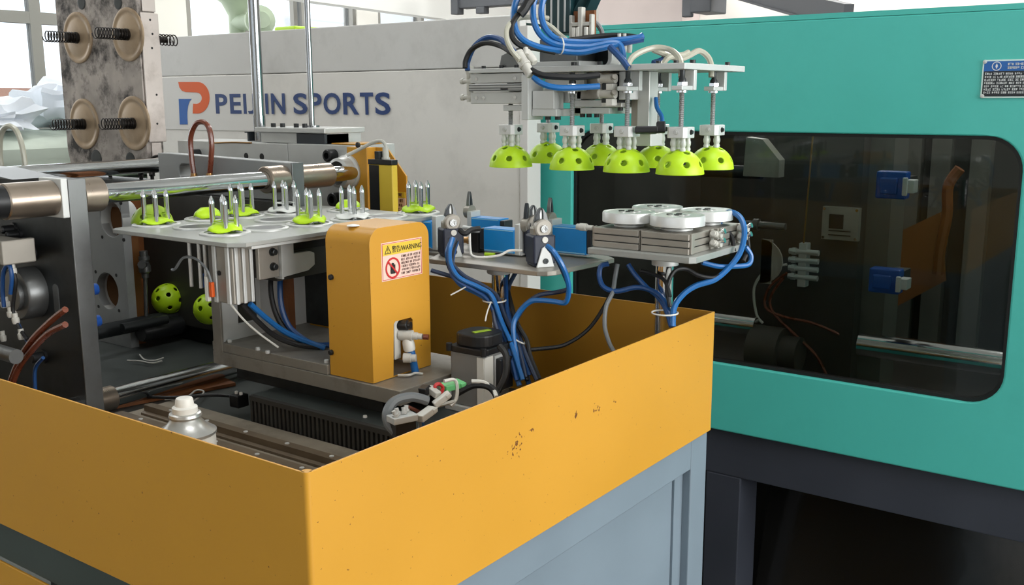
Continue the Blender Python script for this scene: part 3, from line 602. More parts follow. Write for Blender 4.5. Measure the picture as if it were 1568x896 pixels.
# top flange that runs back behind the bar
MB().prism([(1.62, 1.476), (2.6, 1.476), (2.6, 1.49), (1.75, 1.487)], 'X', P1[0]-.05, P1[1]).build('top_flange', 'mid_steel', pl)
# pneumatic gripper cylinder on the platen face, with fittings and hoses
p = oX(.84, 15, 383); cy = thing('ejector_cylinder', (.84, p.y+.05, p.z), 'grey pneumatic cylinder on the left platen at the picture edge', 'cylinder')
MB().box(.815, .865, p.y-.028, p.y+.14, p.z-.016, p.z+.016).box(.812, .868, p.y-.03, p.y-.018, p.z-.02, p.z+.02).build('body', 'cyl_grey', cy, bevel=.002)
MB().cyl((.868, p.y+.04, p.z), (P1[0], p.y+.04, p.z), .012).build('mount', 'dark_steel', cy)
q = oX(.84, 10, 455); fl = MB().rev((.865, q.y+.01, q.z), (-1, 0, 0), [(-.03, .045), (0, .045), (.004, .042), (.004, .028), (.012, .028)], 30).build('flange', 'mid_steel', cy)
for px, py, r in ((8, 463, .0075), (18, 478, .0075), (24, 488, .006), (5, 515, .005), (33, 512, .006), (20, 412, .006)):
    s_ = oX(.835, px, py); f_ = MB().rev(s_-Vector((0, 0, .009)), (.0, .1, 1), [(0, r*.8), (.003, r), (.010, r), (.011, r*.75), (.018, r*.75)], 12).build('push_fitting', 'fitting_grey', cy)
cable('blue_hose', [oX(.83, x, y) for x, y in ((6, 470), (4, 440), (6, 415), (14, 406), (18, 425), (16, 450))], .0036, 'blue_tube_dark', 'blue looped hose on the fittings of the ejector cylinder')
cable('black_hose', [oX(.835, x, y) for x, y in ((20, 412), (24, 430), (22, 450), (20, 475), (28, 500), (42, 520))], .0032, 'black_rubber', 'black hose hanging from the ejector cylinder fittings')
cable('blue_hose', [oX(.84, x, y) for x, y in ((24, 488), (34, 510), (44, 525))], .0032, 'blue_tube_dark', 'short blue hose below the ejector cylinder fittings')
cable('blue_hose', [oX(.85, x, y) for x, y in ((66, 548), (54, 565), (54, 600), (56, 640))], .0032, 'blue_tube_dark', 'blue hose running down behind the front panel')
cable('brown_hose', [oX(.82, x, y) for x, y in ((100, 474), (80, 490), (50, 520), (28, 555), (12, 600), (8, 640))], .0052, 'copper_tube', 'brown tinted hose curving down from the left platen, upper one')
cable('brown_hose', [oX(.82, x, y) for x, y in ((100, 497), (75, 510), (50, 535), (28, 565), (16, 600), (10, 640))], .0052, 'copper_tube', 'brown tinted hose curving down from the left platen, lower one')
q = oX(.79, 20, 545); tag(MB().cyl((.79, q.y+.2, q.z+.003), (.79, q.y-.01, q.z), .012, n=20).build('guide_rod', 'mid_steel'), 'grey round guide rod at the left edge below the fittings', 'rod')
# plate with round holes further inside
hx = 1.25; Y0, Y1, Z0, Z1 = 1.955, 2.32, ZTR, 1.40
hA = oX(hx, 160, 445); hB = oX(hx, 166, 337)
hp_ = thing('holed_plate', (hx, 2.1, ZTR), 'grey steel plate with large round holes behind the left platen', 'plate')
MB().plate_hole([(Y0, Z0), (Y1, Z0), (Y1, Z1), (Y0, Z1)], [circ(hA.y-.012, hA.z, .042, 36), circ(hB.y-.010, hB.z+.005, .042, 36)], 'X', hx, hx+.02).build('plate', 'pale_steel', hp_, bevel=.001)
for c in (hA, hB):
    MB().rev((hx+.001, c.y-.011, c.z), (1, 0, 0), [(0, .0415), (.04, .0415)], 36, caps=False).build('bore_ring', 'alu_satin', hp_)
    for dy, dz in ((.04, .04), (-.04, .04), (.04, -.04), (-.04, -.04)): MB().cyl((hx-.0006, c.y-.011+dy, c.z+dz), (hx+.002, c.y-.011+dy, c.z+dz), .004, n=10).build('screw_hole', 'bore', hp_)
MB().box(1.275, 1.30, Y0+.02, Y1, Z0, Z1-.03).build('backing', 'amber_panel', hp_)
# second platen, molds and the balls still on them
P2 = (1.375, 1.405)
p2 = thing('middle_platen', (1.39, 2.05, ZTR), 'grey steel middle platen behind the row of pins', 'platen')
MB().box(P2[0], P2[1], 1.55, 2.55, ZTR, 1.40).build('plate', 'dark_steel', p2, bevel=.0015)
MB().plate_hole([(1.55, 1.4005), (1.99, 1.4005), (1.99, 1.486), (1.95, 1.486), (1.55, 1.4775)], [rrect(1.86, 1.915, 1.43, 1.465, .014, 5)], 'X', P2[0], P2[1]).build('upper_plate', 'pale_steel', p2, bevel=.0015)
MB().box(P2[0]-.0004, P2[1]+.0004, 1.5455, 1.5495, ZTR, 1.478).build('edge_bar', 'mid_steel', p2, bevel=.0008)
MB().box(P2[0]-.012, P2[0]-.001, 1.60, 2.5, 1.10, 1.398).build('mold_face', 'inner_dark', p2)
collar(BY, BZ, 1.325, P2[0]-.0005, .027, 'brushed steel bushing left of the middle platen behind the pins')
collar(BY, BZ, P2[1]+.0005, 1.50, .025, 'brushed steel bushing between middle platen and aluminium block')
def ball_mesh(r=.037, hole_r=.0052, half=False, up=True, nrows=None):
    bm = bmesh.new(); bmesh.ops.create_uvsphere(bm, u_segments=48, v_segments=32, radius=r)
    return bm
def holed_ball(name, c, r, dirs, hr, m, parent=None, zmin=None, zmax=None, axis_rot=None, egg=0.):
    # ball skin with real round holes: a fine grid sphere whose faces inside a hole are removed and whose rim is snapped to the circle
    n1, n2 = 44, 88; bm = bmesh.new(); grid = []
    a0 = -math.pi/2 if zmin is None else math.asin(max(-1, zmin/r)); a1 = math.pi/2 if zmax is None else math.asin(zmax/r)
    D = [Vector(d).normalized() for d in dirs]; ca = math.cos(hr/r)
    for i in range(n1+1):
        a = a0+(a1-a0)*i/n1; row = []
        for j in range(n2):
            b = 2*math.pi*j/n2; v = Vector((math.cos(a)*math.cos(b), math.cos(a)*math.sin(b), math.sin(a)))
            for d in D:
                ang = v.angle(d); ha = hr/r
                if abs(ang-ha) < .045:
                    t = (v-d*v.dot(d)); 
                    if t.length > 1e-6: v = d*math.cos(ha)+t.normalized()*math.sin(ha)
            row.append(v)
        grid.append(row)
    V = [[bm.verts.new(v*r*(1+(egg*max(0, v.z)**3))) for v in row] for row in grid]
    for i in range(n1):
        for j in range(n2):
            j2 = (j+1) % n2; q = [grid[i][j], grid[i][j2], grid[i+1][j2], grid[i+1][j]]; c_ = sum(q, Vector())/4; c_.normalize()
            if any(c_.dot(d) > ca for d in D): continue
            try: bm.faces.new([V[i][j], V[i][j2], V[i+1][j2], V[i+1][j]])
            except ValueError: pass
    bmesh.ops.remove_doubles(bm, verts=bm.verts, dist=1e-6)
    bmesh.ops.delete(bm, geom=[v for v in bm.verts if not v.link_faces], context='VERTS'); bmesh.ops.recalc_face_normals(bm, faces=bm.faces)
    bm.verts.index_update(); mb = MB(); M_ = axis_rot or Matrix.Identity(3)
    mb._add([Vector(c)+M_ @ v.co for v in bm.verts], [tuple(v.index for v in f.verts) for f in bm.faces], True); bm.free()
    o = mb.build(name, m, parent, base=None if parent else c)
    sd = o.modifiers.new('wall', 'SOLIDIFY'); sd.thickness = .002; sd.offset = -1
    return o
ring = lambda el, n, off: [(math.cos(math.radians(el))*math.cos(math.radians(off+360*k/n)), math.cos(math.radians(el))*math.sin(math.radians(off+360*k/n)), math.sin(math.radians(el))) for k in range(n)]
rotm = Matrix(((0, 0, -1), (0, 1, 0), (1, 0, 0)))        # pole turned towards -X
for (px, py, r_, lab) in ((257, 458, .0355, 'whole lime green ball with holes stuck on the dark mold face'), (321, 473, .0345, 'lime green ball half hidden behind the grey carriage bracket')):
    c = oX(1.352, px, py)
    o = holed_ball('pickleball', c, r_, ring(78, 1, 0)+ring(44, 5, 20)+ring(5, 8, 0)+ring(-40, 5, 0), .0052, 'lime', axis_rot=Matrix.Rotation(.35, 3, 'Z') @ rotm, egg=.08); tag(o, lab, 'ball', 'balls on the mold')
    tag(MB().cyl((1.36, c.y, c.z), (1.3745, c.y, c.z), .026, n=24).build('mold_core', 'inner_dark'), 'dark round mold core behind the '+('whole green ball' if px < 300 else 'half hidden green ball'), 'mold core')
tag(MB().rev(oX(1.33, 320, 448), (1, .1, 0), [(0, .004), (.004, .006), (.012, .006), (.014, .0045), (.02, .0045), (.022, .006), (.045, .006)], 12).build('brass_coupling', 'copper_tube'), 'red brown hose coupling above the half hidden ball', 'coupling')
tag(MB().tube([oX(1.34, x, y) for x, y in ((312, 440), (310, 425), (320, 418))], .005).build('blue_hose', 'blue_tube_dark'), 'short dark blue hose stub left of the aluminium cylinder', 'hose')
# dark hardware beside the ball: rust block, hanging fitting, cylinder nose on the rear bar
tag(MB().box(1.30, 1.37, 2.05, 2.20, 1.11, 1.40).build('rust_block', 'rust', bevel=.002), 'rust brown block on the mold beside the green ball', 'block')
h = oX(1.29, 221, 405); t = thing('hose_fitting', (1.29, h.y, 1.13), 'grey hose fitting with pipe hanging left of the green ball', 'fitting')
MB().rev((1.29, h.y, h.z+.03), (0, 0, -1), [(0, .009), (.012, .009), (.012, .012), (.02, .012), (.022, .009), (.034, .013), (.046, .013), (.05, .008), (.06, .008)], 12).build('valve', 'mid_steel', t)
MB().cyl((1.29, h.y, h.z-.025), (1.288, h.y+.004, 1.13), .0045).build('pipe', 'mid_steel', t)
MB().cyl((1.29, h.y, h.z-.0), (1.27, h.y-.02, h.z+.004), .009, n=10).build('side_port', 'mid_steel', t)
c = oY(1.93, 245, 503); tag(MB().rev((c.x-.05, 1.93, c.z), (1, 0, 0), [(0, .02), (.004, .022), (.10, .022), (.102, .018), (.14, .018)], 20).build('rod_end', 'black_plastic'), 'black cylinder end on the rear lower bar', 'rod end')
c = oY(1.90, 225, 495); tag(MB().cyl((c.x-.06, 1.90, c.z), (c.x+.05, 1.90, c.z), .010).build('guide_rod', 'dark_steel'), 'short dark guide rod below the green ball', 'rod')
# ---- clear looped hoses at the left edge and copper loops on the block
def loop(name, X, pts, r, m, label): return cable(name, [oX(X, x, y) for x, y in pts], r, m, label)
loop('clear_hose', 1.2, ((4, 268), (0, 235), (2, 205), (12, 193), (25, 200), (34, 225), (40, 262), (42, 275)), .0062, 'clear_tube', 'clear plastic hose bent into an arch at the left edge')
cl = loop('copper_loop', 1.36, ((297, 268), (293, 240), (292, 210), (300, 190), (311, 187), (320, 196), (324, 220), (323, 245), (321, 268)), .0058, 'copper_tube', 'red brown hose bent into an arch above the upper tie bar')
for px in (297, 321):
    c = oX(1.36, px, 268); MB().rev(c-Vector((0, 0, .006)), (0, 0, 1), [(0, .009), (.004, .009), (.004, .0075), (.010, .007)], 12).build('ferrule', 'brass', cl)
# ---- aluminium block platen with big bolts
bk = thing('aluminium_block', (1.68, 1.9, 1.0), 'machined aluminium platen block carrying the vertical rods', 'platen')
bx0 = 1.60; ya = oX(bx0, 543, 222).y; yb = oX(bx0, 440, 222).y; yc = oX(bx0, 272, 222).y; zt = 1.503
MB().box(bx0, bx0+.13, ya, yb-.001, 1.0, zt).build('right_block', 'alu', bk, bevel=.002)
MB().box(bx0, bx0+.13, yb+.001, yc, 1.36, zt-.001).build('left_block', 'alu', bk, bevel=.002)
MB().box(bx0+.02, bx0+.10, yb+.001, yc, .0, 1.36).build('column', 'dark_steel', bk)
MB().box(bx0+.02, bx0+.10, ya+.03, yb, .0, 1.0).build('column', 'dark_steel', bk)
MB().rev((bx0, BY+.02, BZ), (-1, 0, 0), [(0, .052), (.012, .05), (.012, .04), (.03, .038), (.034, .034), (.055, .032), (.058, .0255)], 36, caps=False).build('boss', 'alu', bk)
for px, py, r in ((509, 238, .014), (517, 305, .016), (302, 235, .011)): c = oX(bx0-.005, px, py); MB().rev((bx0, c.y, c.z), (-1, 0, 0), [(0, r), (.022, r), (.024, r-.002), (.024, r*.55), (.012, r*.55)], 18).build('socket_bolt', 'black_plastic', bk)
for px, py in ((377, 239), (401, 240), (510, 262)): c = oX(bx0, px, py); MB().rev((bx0+.0005, c.y, c.z), (-1, 0, 0), [(0, .008), (.0008, .008)], 18).build('bolt_hole', 'bore', bk)
for px, py in ((370, 262), (420, 258)): c = oX(bx0, px, py)
a = oX(bx0+.02, 405, 216); b = oX(bx0+.02, 505, 205)
tp = MB().box(bx0+.01, bx0+.12, a.y, b.y, zt, zt+.024).build('riser', 'alu', bk, bevel=.001)
MB().box(bx0+.0, bx0+.13, a.y+.01, b.y-.004, zt+.024, zt+.036).build('top_plate', 'alu', bk, bevel=.002)
MB().box(bx0+.004, bx0+.08, oX(bx0, 452, 215).y, b.y, zt, zt+.0235).build('dark_riser', 'charcoal', bk, bevel=.001)
for px in (419, 433, 454, 467): c = oX(bx0+.02, px, 200); MB().rev((bx0+.02, c.y, zt+.036), (0, 0, 1), [(0, .006), (.009, .006), (.0095, .005)], 14).build('cap_screw', 'black_plastic', bk)
MB().tube([oX(bx0+.01, x, y) for x, y in ((308, 221), (312, 235))]+[], .002, 6).build('pin', 'black_plastic', bk)
cable('brown_pipe', [oX(bx0-.006, x, y) for x, y in ((328, 219), (355, 218), (385, 219))], .0022, 'brass', 'thin brown pipe lying along the aluminium block', 'pipe')
c = oX(1.66, 399, 220); c2 = oX(1.66, 400, 190)
rd = thing('chrome_column', (1.66, c.y, zt), 'thick chrome vertical column standing on the aluminium block', 'column')
rr = .0135
MB().cyl((1.66, c.y, zt), (1.66, c.y, 1.565), rr+.0012, n=28).build('sleeve', 'rod_chrome', rd)
MB().cyl((1.66, c.y, 1.565), (1.66, c.y, 2.6), rr, n=28).build('shaft', 'rod_chrome', rd)
MB().box(1.64, 1.66, c.y+.018, c.y+.024, zt, zt+.022).box(1.64, 1.66, c.y+.018, c.y+.034, zt+.02, zt+.023).build('clip', 'charcoal', rd)
c = oX(1.66, 478, 200); tag(MB().cyl((1.66, c.y, zt+.036), (1.66, c.y, 2.6), .0068, n=20).cyl((1.66, c.y, zt+.036), (1.66, c.y, zt+.040), .018, n=20).build('thin_rod', 'rod_chrome'), 'thin chrome vertical rod right of the thick column', 'rod')
# ---- yellow guard plate with light sensor and sticker behind the block
yg = thing('yellow_bracket', (1.62, 1.55, 1.0), 'yellow sheet metal bracket with slanted corner behind the pins', 'bracket')
YG = [oX(1.605, x, y) for x, y in ((544.5, 224), (592, 226), (622, 270), (622, 330))]
MB().prism([(YG[0].y, 1.0), (YG[0].y, YG[0].z), (YG[1].y, YG[1].z), (YG[2].y, YG[2].z), (YG[3].y, 1.0)], 'X', 1.605, 1.609).build('plate', 'yellow_paint', yg, bevel=.0006)
MB().box(1.575, 1.6045, YG[0].y-.002, oX(1.575, 561, 225).y, 1.0, YG[0].z).build('flange', 'yellow_paint', yg, bevel=.001)
MB().box(1.605, 1.70, YG[0].y-.0, YG[0].y+.075, max(YG[0].z, 1.5035)+.0005, max(YG[0].z, 1.5035)+.003).build('top_flange', 'yellow_paint', yg)
for px, py in ((548, 267), (549, 222)): c = oX(1.575, px, py); MB().rev((1.575, c.y, c.z), (-1, 0, 0), [(0, .006), (.004, .006), (.005, .003)], 12).build('bolt', 'black_plastic', yg)
a = oX(1.6045, 597, 293); b = oX(1.6045, 621, 318)
MB().box(1.6035, 1.6047, a.y, b.y, a.z-.012, a.z).build('sticker_head', 'sticker_yellow', yg); MB().box(1.6035, 1.6047, a.y, b.y, 1.35, a.z-.0125).build('sticker', 'sticker_pink', yg)
rw = MB(); glyph_rows(rw, lambda mb, u0, u1, z0, z1: mb.box(1.6028, 1.6034, a.y-u0, a.y-u1, z0, z1), .003, a.y-b.y-.003, a.z-.0135, 1.354, 4); glyph_rows(rw, lambda mb, u0, u1, z0, z1: mb.box(1.6028, 1.6034, a.y-u0, a.y-u1, z0, z1), .002, a.y-b.y-.002, a.z-.001, a.z-.011, 1); rw.build('lettering', 'print_brown', yg)
a = oX(1.555, 564, 250); b = oX(1.555, 600, 250)
ls = thing('light_curtain', (1.565, (a.y+b.y)/2, 1.05), 'yellow and black light curtain post before the yellow bracket', 'sensor')
MB().box(1.555, 1.572, a.y, b.y, 1.05, oX(1.555, 570, 252).z).build('body', 'sticker_yellow', ls, bevel=.002)
MB().box(1.5535, 1.555, a.y-.003, a.y-.45*(a.y-b.y), 1.06, oX(1.555, 570, 252).z-.001).build('window', 'black_plastic', ls)
zt2 = oX(1.555, 570, 252).z; MB().box(1.554, 1.573, a.y+.0005, b.y-.0005, zt2+.0003, zt2+.011).build('cap', 'black_plastic', ls, bevel=.001)
ym = (a.y+b.y)/2-.003; MB().rev((1.57, ym, zt2+.011), (0, 0, 1), [(0, .009), (.004, .009), (.004, .007), (.014, .007), (.016, .0065), (.026, .0065)], 14).build('connector', 'fitting_grey', ls)
MB().box(1.555, 1.57, ym+.006, ym+.018, zt2+.011, zt2+.028).build('holder', 'dark_steel', ls)
MB().tube([(1.57, ym, zt2+.026), (1.57, ym, zt2+.040), (1.567, ym+.008, zt2+.049), (1.565, ym+.03, zt2+.046), (1.555, ym+.07, zt2+.028), (1.545, ym+.09, zt2+.018)], .004, 8).build('cable', 'fitting_grey', ls)

# ================================================================== HANGING MOLD PLATE WITH SPRINGS
MX = 1.55; ya, yb = oX(MX, 98, 130).y+.01, oX(MX, 218, 130).y; za = oX(MX, 170, 262).z
mp = thing('mold_plate', (MX, (ya+yb)/2, za), 'dirty steel mold plate with four discs and springs, standing above the rear bar', 'mold plate')
def px_prof(X, pts): return [(v.y, v.z) for v in (oX(X, x, y) for x, y in pts)]
MB().prism([(ya, za+.05), (ya-.012, za), (yb+.006, za), (yb, za+.06), (yb, 1.98), (ya, 1.98)], 'X', MX, MX+.05).build('plate', 'mold_steel', mp, bevel=.002)
yd = yb-.002
MB().box(MX+.004, MX+.055, yd-.006, yd, za+.08, oX(MX, 218, 18).z).build('side_rail', 'mold_side', mp, bevel=.002)
MB().box(MX+.012, MX+.05, yd-.004, yd, oX(MX, 218, 16).z, 1.98).build('side_rail', 'mold_side', mp, bevel=.002)
MB().box(MX+.012, MX+.04, yd-.004, yd, za+.02, za+.078).build('side_rail', 'mold_side', mp, bevel=.002)
for k, (px, py) in enumerate(((228, 28), (229, 50), (233, 72), (234, 145), (237, 190))):
    z = oX(MX, px, py).z; MB().cyl((MX+.03+.004*(k % 2), yd-.0066, z), (MX+.03+.004*(k % 2), yd-.0055, z), .003, n=8).build('screw_hole', 'bore', mp)
SPR = None
def helix(c, dirv, L, r, turns, wr, name, m, parent):
    c = Vector(c); pts = []; n = int(turns*12)
    for i in range(n+1):
        t = i/n; th = 2*math.pi*turns*t; pts.append(c+Vector(dirv)*(L*t)+Vector((0, math.cos(th)*r, math.sin(th)*r)))
    return MB().tube(pts, wr, 5, 1).build(name, m, parent)
for (px, py, ry) in ((120, 58, 40), (197, 53, 42), (130, 190, 39), (206, 189, 42)):
    c = oX(MX, px, py); c2 = oX(MX, px, py-ry); r = c2.z-c.z
    d = MB().rev((MX, c.y, c.z), (-1, 0, 0), [(0, r), (.0035, r), (.0045, r-.0015), (.0045, r*.86), (.0036, r*.84), (.0036, r*.72), (.0042, r*.70), (.0042, r*.2)], 40).build('disc', 'mold_disc', mp)
    MB().rev((MX-.004, c.y, c.z), (-1, 0, 0), [(0, .015), (.006, .015), (.006, .0115), (.030, .0115)], 20).build('core_pin', 'spring_steel', d)
    helix((MX-.008, c.y, c.z), (-1, 0, 0), .085, .0135, 11, .0016, 'spring', 'spring_steel', d)
for (px, py, r) in ((125, 4, .018), (181, 4, .017), (148, 243, .024), (200, 245, .020)):
    c = oX(MX, px, py); MB().rev((MX+.0005, c.y, c.z), (-1, 0, 0), [(0, r), (.0015, r), (.002, r*.8)], 20).build('oil_spot_plug', 'dark_steel', mp)
for px in (131, 158, 205, 222): c = oX(MX, px, 262); MB().rev((MX+.02, c.y, za), (0, 0, -1), [(0, .008), (.008, .008), (.009, .005), (.018, .005)], 10).build('stud', 'spring_steel', mp)
c = oX(MX+.05, 246, 60); helix((MX+.05, c.y+.02, c.z), (1, 0, 0), .06, .0135, 6, .0016, 'rear_spring', 'spring_steel', mp); MB().cyl((MX+.05, c.y+.02, c.z), (MX+.08, c.y+.02, c.z), .008).build('rear_pin', 'spring_steel', mp)
MB().tube([oX(MX+.01, x, y) for x, y in ((232, 268), (228, 255), (232, 244), (242, 239), (250, 246), (254, 258), (246, 262))], .004, 6).build('cable_clip', 'spring_steel', mp)
# carriers below the mold plate: it rests on two grey beams
MB().box(MX-.03, MX+.045, yb-.2, ya+.3, za-.06, za-.0185).build('carrier_beam', 'dark_steel', mp, bevel=.002)
MB().box(MX-.02, MX+.04, ya+.2, ya+.28, 0, za-.06).build('carrier_leg', 'dark_steel', mp)
# ================================================================== TRANSFER CARRIAGE
ca = thing('transfer_carriage', (1.16, 1.2, 1.12), 'grey steel carriage carrying the yellow cover and pin plate', 'carriage')
CX0, CX1 = 1.067, 1.275
MB().box(CX0, CX1, .985, 1.424, 1.150, 1.1735).build('lower_plate', 'grey_plate', ca, bevel=.001)
MB().box(CX0, CX1-.02, 1.139, 1.424, 1.174, 1.190).build('upper_plate', 'grey_plate', ca, bevel=.001)
MB().box(CX0+.03, CX0+.06, 1.05, 1.40, 1.1202, 1.15).box(CX1-.06, CX1-.03, 1.05, 1.40, 1.1202, 1.15).build('slide_blocks', 'dark_steel', ca)
for px, py in ((395, 536), (410, 541), (352, 524), (500, 555)): c = oZ(1.19, px, py); MB().rev((c.x, c.y, 1.19), (0, 0, 1), [(0, .004), (.004, .004), (.005, .003)], 10).build('screw', 'alu_satin', ca)
# upright side plate with window
UY = 1.398
MB().plate_hole([(CX0, 1.19), (1.275, 1.19), (1.275, 1.372), (CX0, 1.372)], [[(1.105, 1.215), (1.155, 1.215), (1.155, 1.36), (1.105, 1.36)]], 'Y', UY, UY+.012).build('upright', 'alu_satin', ca, bevel=.001)
MB().box(CX0-.0006, CX0+.004, UY-.001, UY+.022, 1.172, 1.372).build('upright_edge', 'grey_plate', ca, bevel=.0006)
MB().box(1.262, 1.274, 1.215, UY, 1.19, 1.372).build('rear_web', 'dark_steel', ca)
MB().box(1.20, 1.215, 1.375, 1.39, 1.19, 1.36).build('rear_column', 'rust', ca)
# extruded cylinder under the plate
kx0, kx1, ky0, ky1, kz0, kz1 = .992, 1.032, 1.262, 1.312, 1.285, 1.376
cyb = MB().box(kx0, kx1, ky0, ky1, kz0, kz1).build('lift_cylinder', 'cyl_grey', ca, bevel=.002)
for x in (kx0+.006, kx0+.020, kx0+.035): MB().box(x-.003, x+.003, ky0-.0035, ky0, kz0, kz1).build('profile_rib', 'alu_satin', cyb, bevel=.001)
for y in (ky0+.010, ky1-.008): MB().box(kx0-.0035, kx0, y-.004, y+.004, kz0, kz1).build('profile_rib', 'alu_satin', cyb, bevel=.001)
MB().rev((kx0-.0005, ky0+.033, 1.333), (-1, 0, 0), [(0, .004), (.001, .004)], 12).build('port', 'bore', cyb)
for yy in (1.345, 1.36, 1.385): MB().cyl((kx0+.012, yy, 1.30), (kx0+.012, yy, 1.377), .0032, n=10).build('guide_pin', 'alu_bright', cyb)
# proximity sensor with orange lamp on the cylinder
pc = Vector((kx0-.010, ky0+.052, 1.305)); se = MB().box(pc.x-.003, pc.x+.003, pc.y-.004, pc.y+.004, pc.z-.018, pc.z+.022).build('sensor', 'white_plastic', ca, bevel=.001)
MB().box(pc.x-.003, pc.x+.003, pc.y-.014, pc.y-.007, pc.z-.010, pc.z+.014).build('sensor_lamp', 'orange_print', se, bevel=.001)
MB().tube([pc+Vector((0, -.010, .014)), pc+Vector((-.004, -.004, .036)), pc+Vector((-.006, .02, .05)), pc+Vector((-.006, .05, .048)), pc+Vector((-.004, .075, .028)), pc+Vector((0, .09, .024))], .0022, 6).build('sensor_cable', 'grey_tube', se)
# L bracket arm
MB().box(1.034, 1.075, 1.25, 1.258, 1.320, 1.377).build('flange', 'cyl_grey', ca, bevel=.001)
for z in (1.338, 1.362): MB().rev((1.062, 1.25, z), (0, -1, 0), [(0, .0068), (.002, .0068), (.002, .005), (.008, .005), (.0085, .004)], 12).build('hex_bolt', 'dark_steel', ca)
MB().box(1.0755, 1.079, 1.244, 1.262, 1.316, 1.377).build('flange_lip', 'alu_satin', ca)
MB().prism([(1.0795, 1.318), (1.135, 1.322), (1.150, 1.33), (1.150, 1.35), (1.140, 1.354), (1.105, 1.354), (1.105, 1.377), (1.0795, 1.377)], 'Y', 1.247, 1.256).build('arm', 'alu_satin', ca, bevel=.001)
MB().box(1.105, 1.26, 1.258, 1.39, 1.357, 1.377).build('underframe', 'bore', ca)
MB().box(1.08, 1.262, 1.262, 1.37, 1.31, 1.356).build('drive_block', 'inner_dark', ca)
# yellow cover: rounded profile, sticker, slot
KX0, KX1, KY0, KY1, KZ0, KZ1 = 1.072, 1.207, 1.0437, 1.137, 1.1745, 1.412
zc = lambda z: z*.9437+.0905
R_ = .0245; prof = [(KX0, KZ0)] + [(KX0+R_-R_*math.cos(math.radians(a)), KZ1-R_+R_*math.sin(math.radians(a))) for a in range(0, 91, 10)] + [(KX1-R_+R_*math.cos(math.radians(a)), KZ1-R_+R_*math.sin(math.radians(a))) for a in range(90, -1, -10)] + [(KX1, KZ0)]
sl = [oY(KY0, x, y) for x, y in ((603, 588), (603, 497), (632, 492), (634, 578))]
hole = [(sl[0].x, KZ0+.001), (sl[1].x, sl[1].z), (sl[1].x+.004, sl[1].z+.004), (sl[2].x-.004, sl[1].z+.004), (sl[2].x, sl[1].z), (sl[3].x, KZ0+.001)]
MB().plate_hole(prof, [hole], 'Y', KY0, KY0+.003).build('cover_front', 'yellow_paint', ca, bevel=.0008)
cs = MB(); n = len(prof); vs = [(x, KY0+.003, z) for x, z in prof]+[(x, KY1, z) for x, z in prof]; cs._add(vs, [(i, i+1, n+i+1, n+i) for i in range(n-1)], True)
cv = cs.build('cover_shell', 'yellow_paint', ca); sd = cv.modifiers.new('wall', 'SOLIDIFY'); sd.thickness = .003; es = cv.modifiers.new('split', 'EDGE_SPLIT'); es.split_angle = math.radians(40)
for py in (424, 539): c = oX(KX0, 506, py); MB().rev((KX0, c.y-.003, c.z), (-1, 0, 0), [(0, .0045), (.004, .0045), (.005, .003)], 12).build('button_screw', 'black_plastic', ca)
# warning sticker
s4 = [oY(KY0, x, y) for x, y in ((583, 374), (645, 361), (645, 420), (585, 432))]; sx0, sx1 = s4[0].x, s4[1].x; sz1, sz0 = s4[0].z+.001, s4[3].z
yS = KY0-.0005
stk = MB().box(sx0, sx1, yS, KY0-.0001, sz0, sz1).build('warning_sticker', 'sticker_pink', ca)
zb = sz1-.020; MB().box(sx0+.003, sx1-.003, yS-.0004, yS-.0001, zb, sz1-.003).build('sticker_header', 'sticker_yellow', stk)
fr = MB().plate_hole([(sx0+.0015, sz0+.0015), (sx1-.0015, sz0+.0015), (sx1-.0015, sz1-.0015), (sx0+.0015, sz1-.0015)], [[(sx0+.0022, sz0+.0022), (sx1-.0022, sz0+.0022), (sx1-.0022, sz1-.0022), (sx0+.0022, sz1-.0022)]], 'Y', yS-.0005, yS-.0001).build('sticker_frame', 'print_red', stk)
tx = sx0+.014; tz = zb+.0085
tr = MB().plate_hole([(tx-.0075, tz-.006), (tx+.0075, tz-.006), (tx, tz+.0065)], [[(tx-.0058, tz-.005), (tx+.0058, tz-.005), (tx, tz+.0048)]], 'Y', yS-.0009, yS-.0005); tr.box(tx-.0006, tx+.0006, yS-.0009, yS-.0005, tz-.0015, tz+.0025).box(tx-.0006, tx+.0006, yS-.0009, yS-.0005, tz-.0042, tz-.0027); tr.build('warning_triangle', 'print_black', stk)
text_mesh('警告/WARNING', 'lettering', 'print_black', stk, .0112, (tx+.009, yS-.0007, tz-.0045), (1, 0, 0), (0, 0, 1), .0002, squash=.86)
pcx, pcz = sx0+.0245, (sz0+zb)/2-.001
pr_ = MB().plate_hole(circ(pcx, pcz, .0165, 28), [circ(pcx, pcz, .0135, 28)], 'Y', yS-.0008, yS-.0004)
pr_.obox((pcx, yS-.0011, pcz), (.7, 0, -.7), (0, 1, 0), (.7, 0, .7), (.029, .0003, .0028)); pr_.build('prohibition_ring', 'print_red', stk)
hd = MB().prism(rrect(pcx-.0055, pcx+.0055, pcz-.009, pcz-.001, .002, 3), 'Y', yS-.0007, yS-.0003)
for k in range(4): hd.box(pcx-.0052+.0028*k, pcx-.0030+.0028*k, yS-.0007, yS-.0003, pcz-.002, pcz+(.006, .008, .0075, .005)[k])
hd.build('hand_symbol', 'print_black', stk)
rw = MB(); glyph_rows(rw, lambda mb, u0, u1, z0, z1: mb.box(u0, u1, yS-.0005, yS-.0002, z0, z1), sx0+.044, sx1-.003, zb-.002, sz0+.005, 6); rw.build('fine_print', 'print_brown', stk)
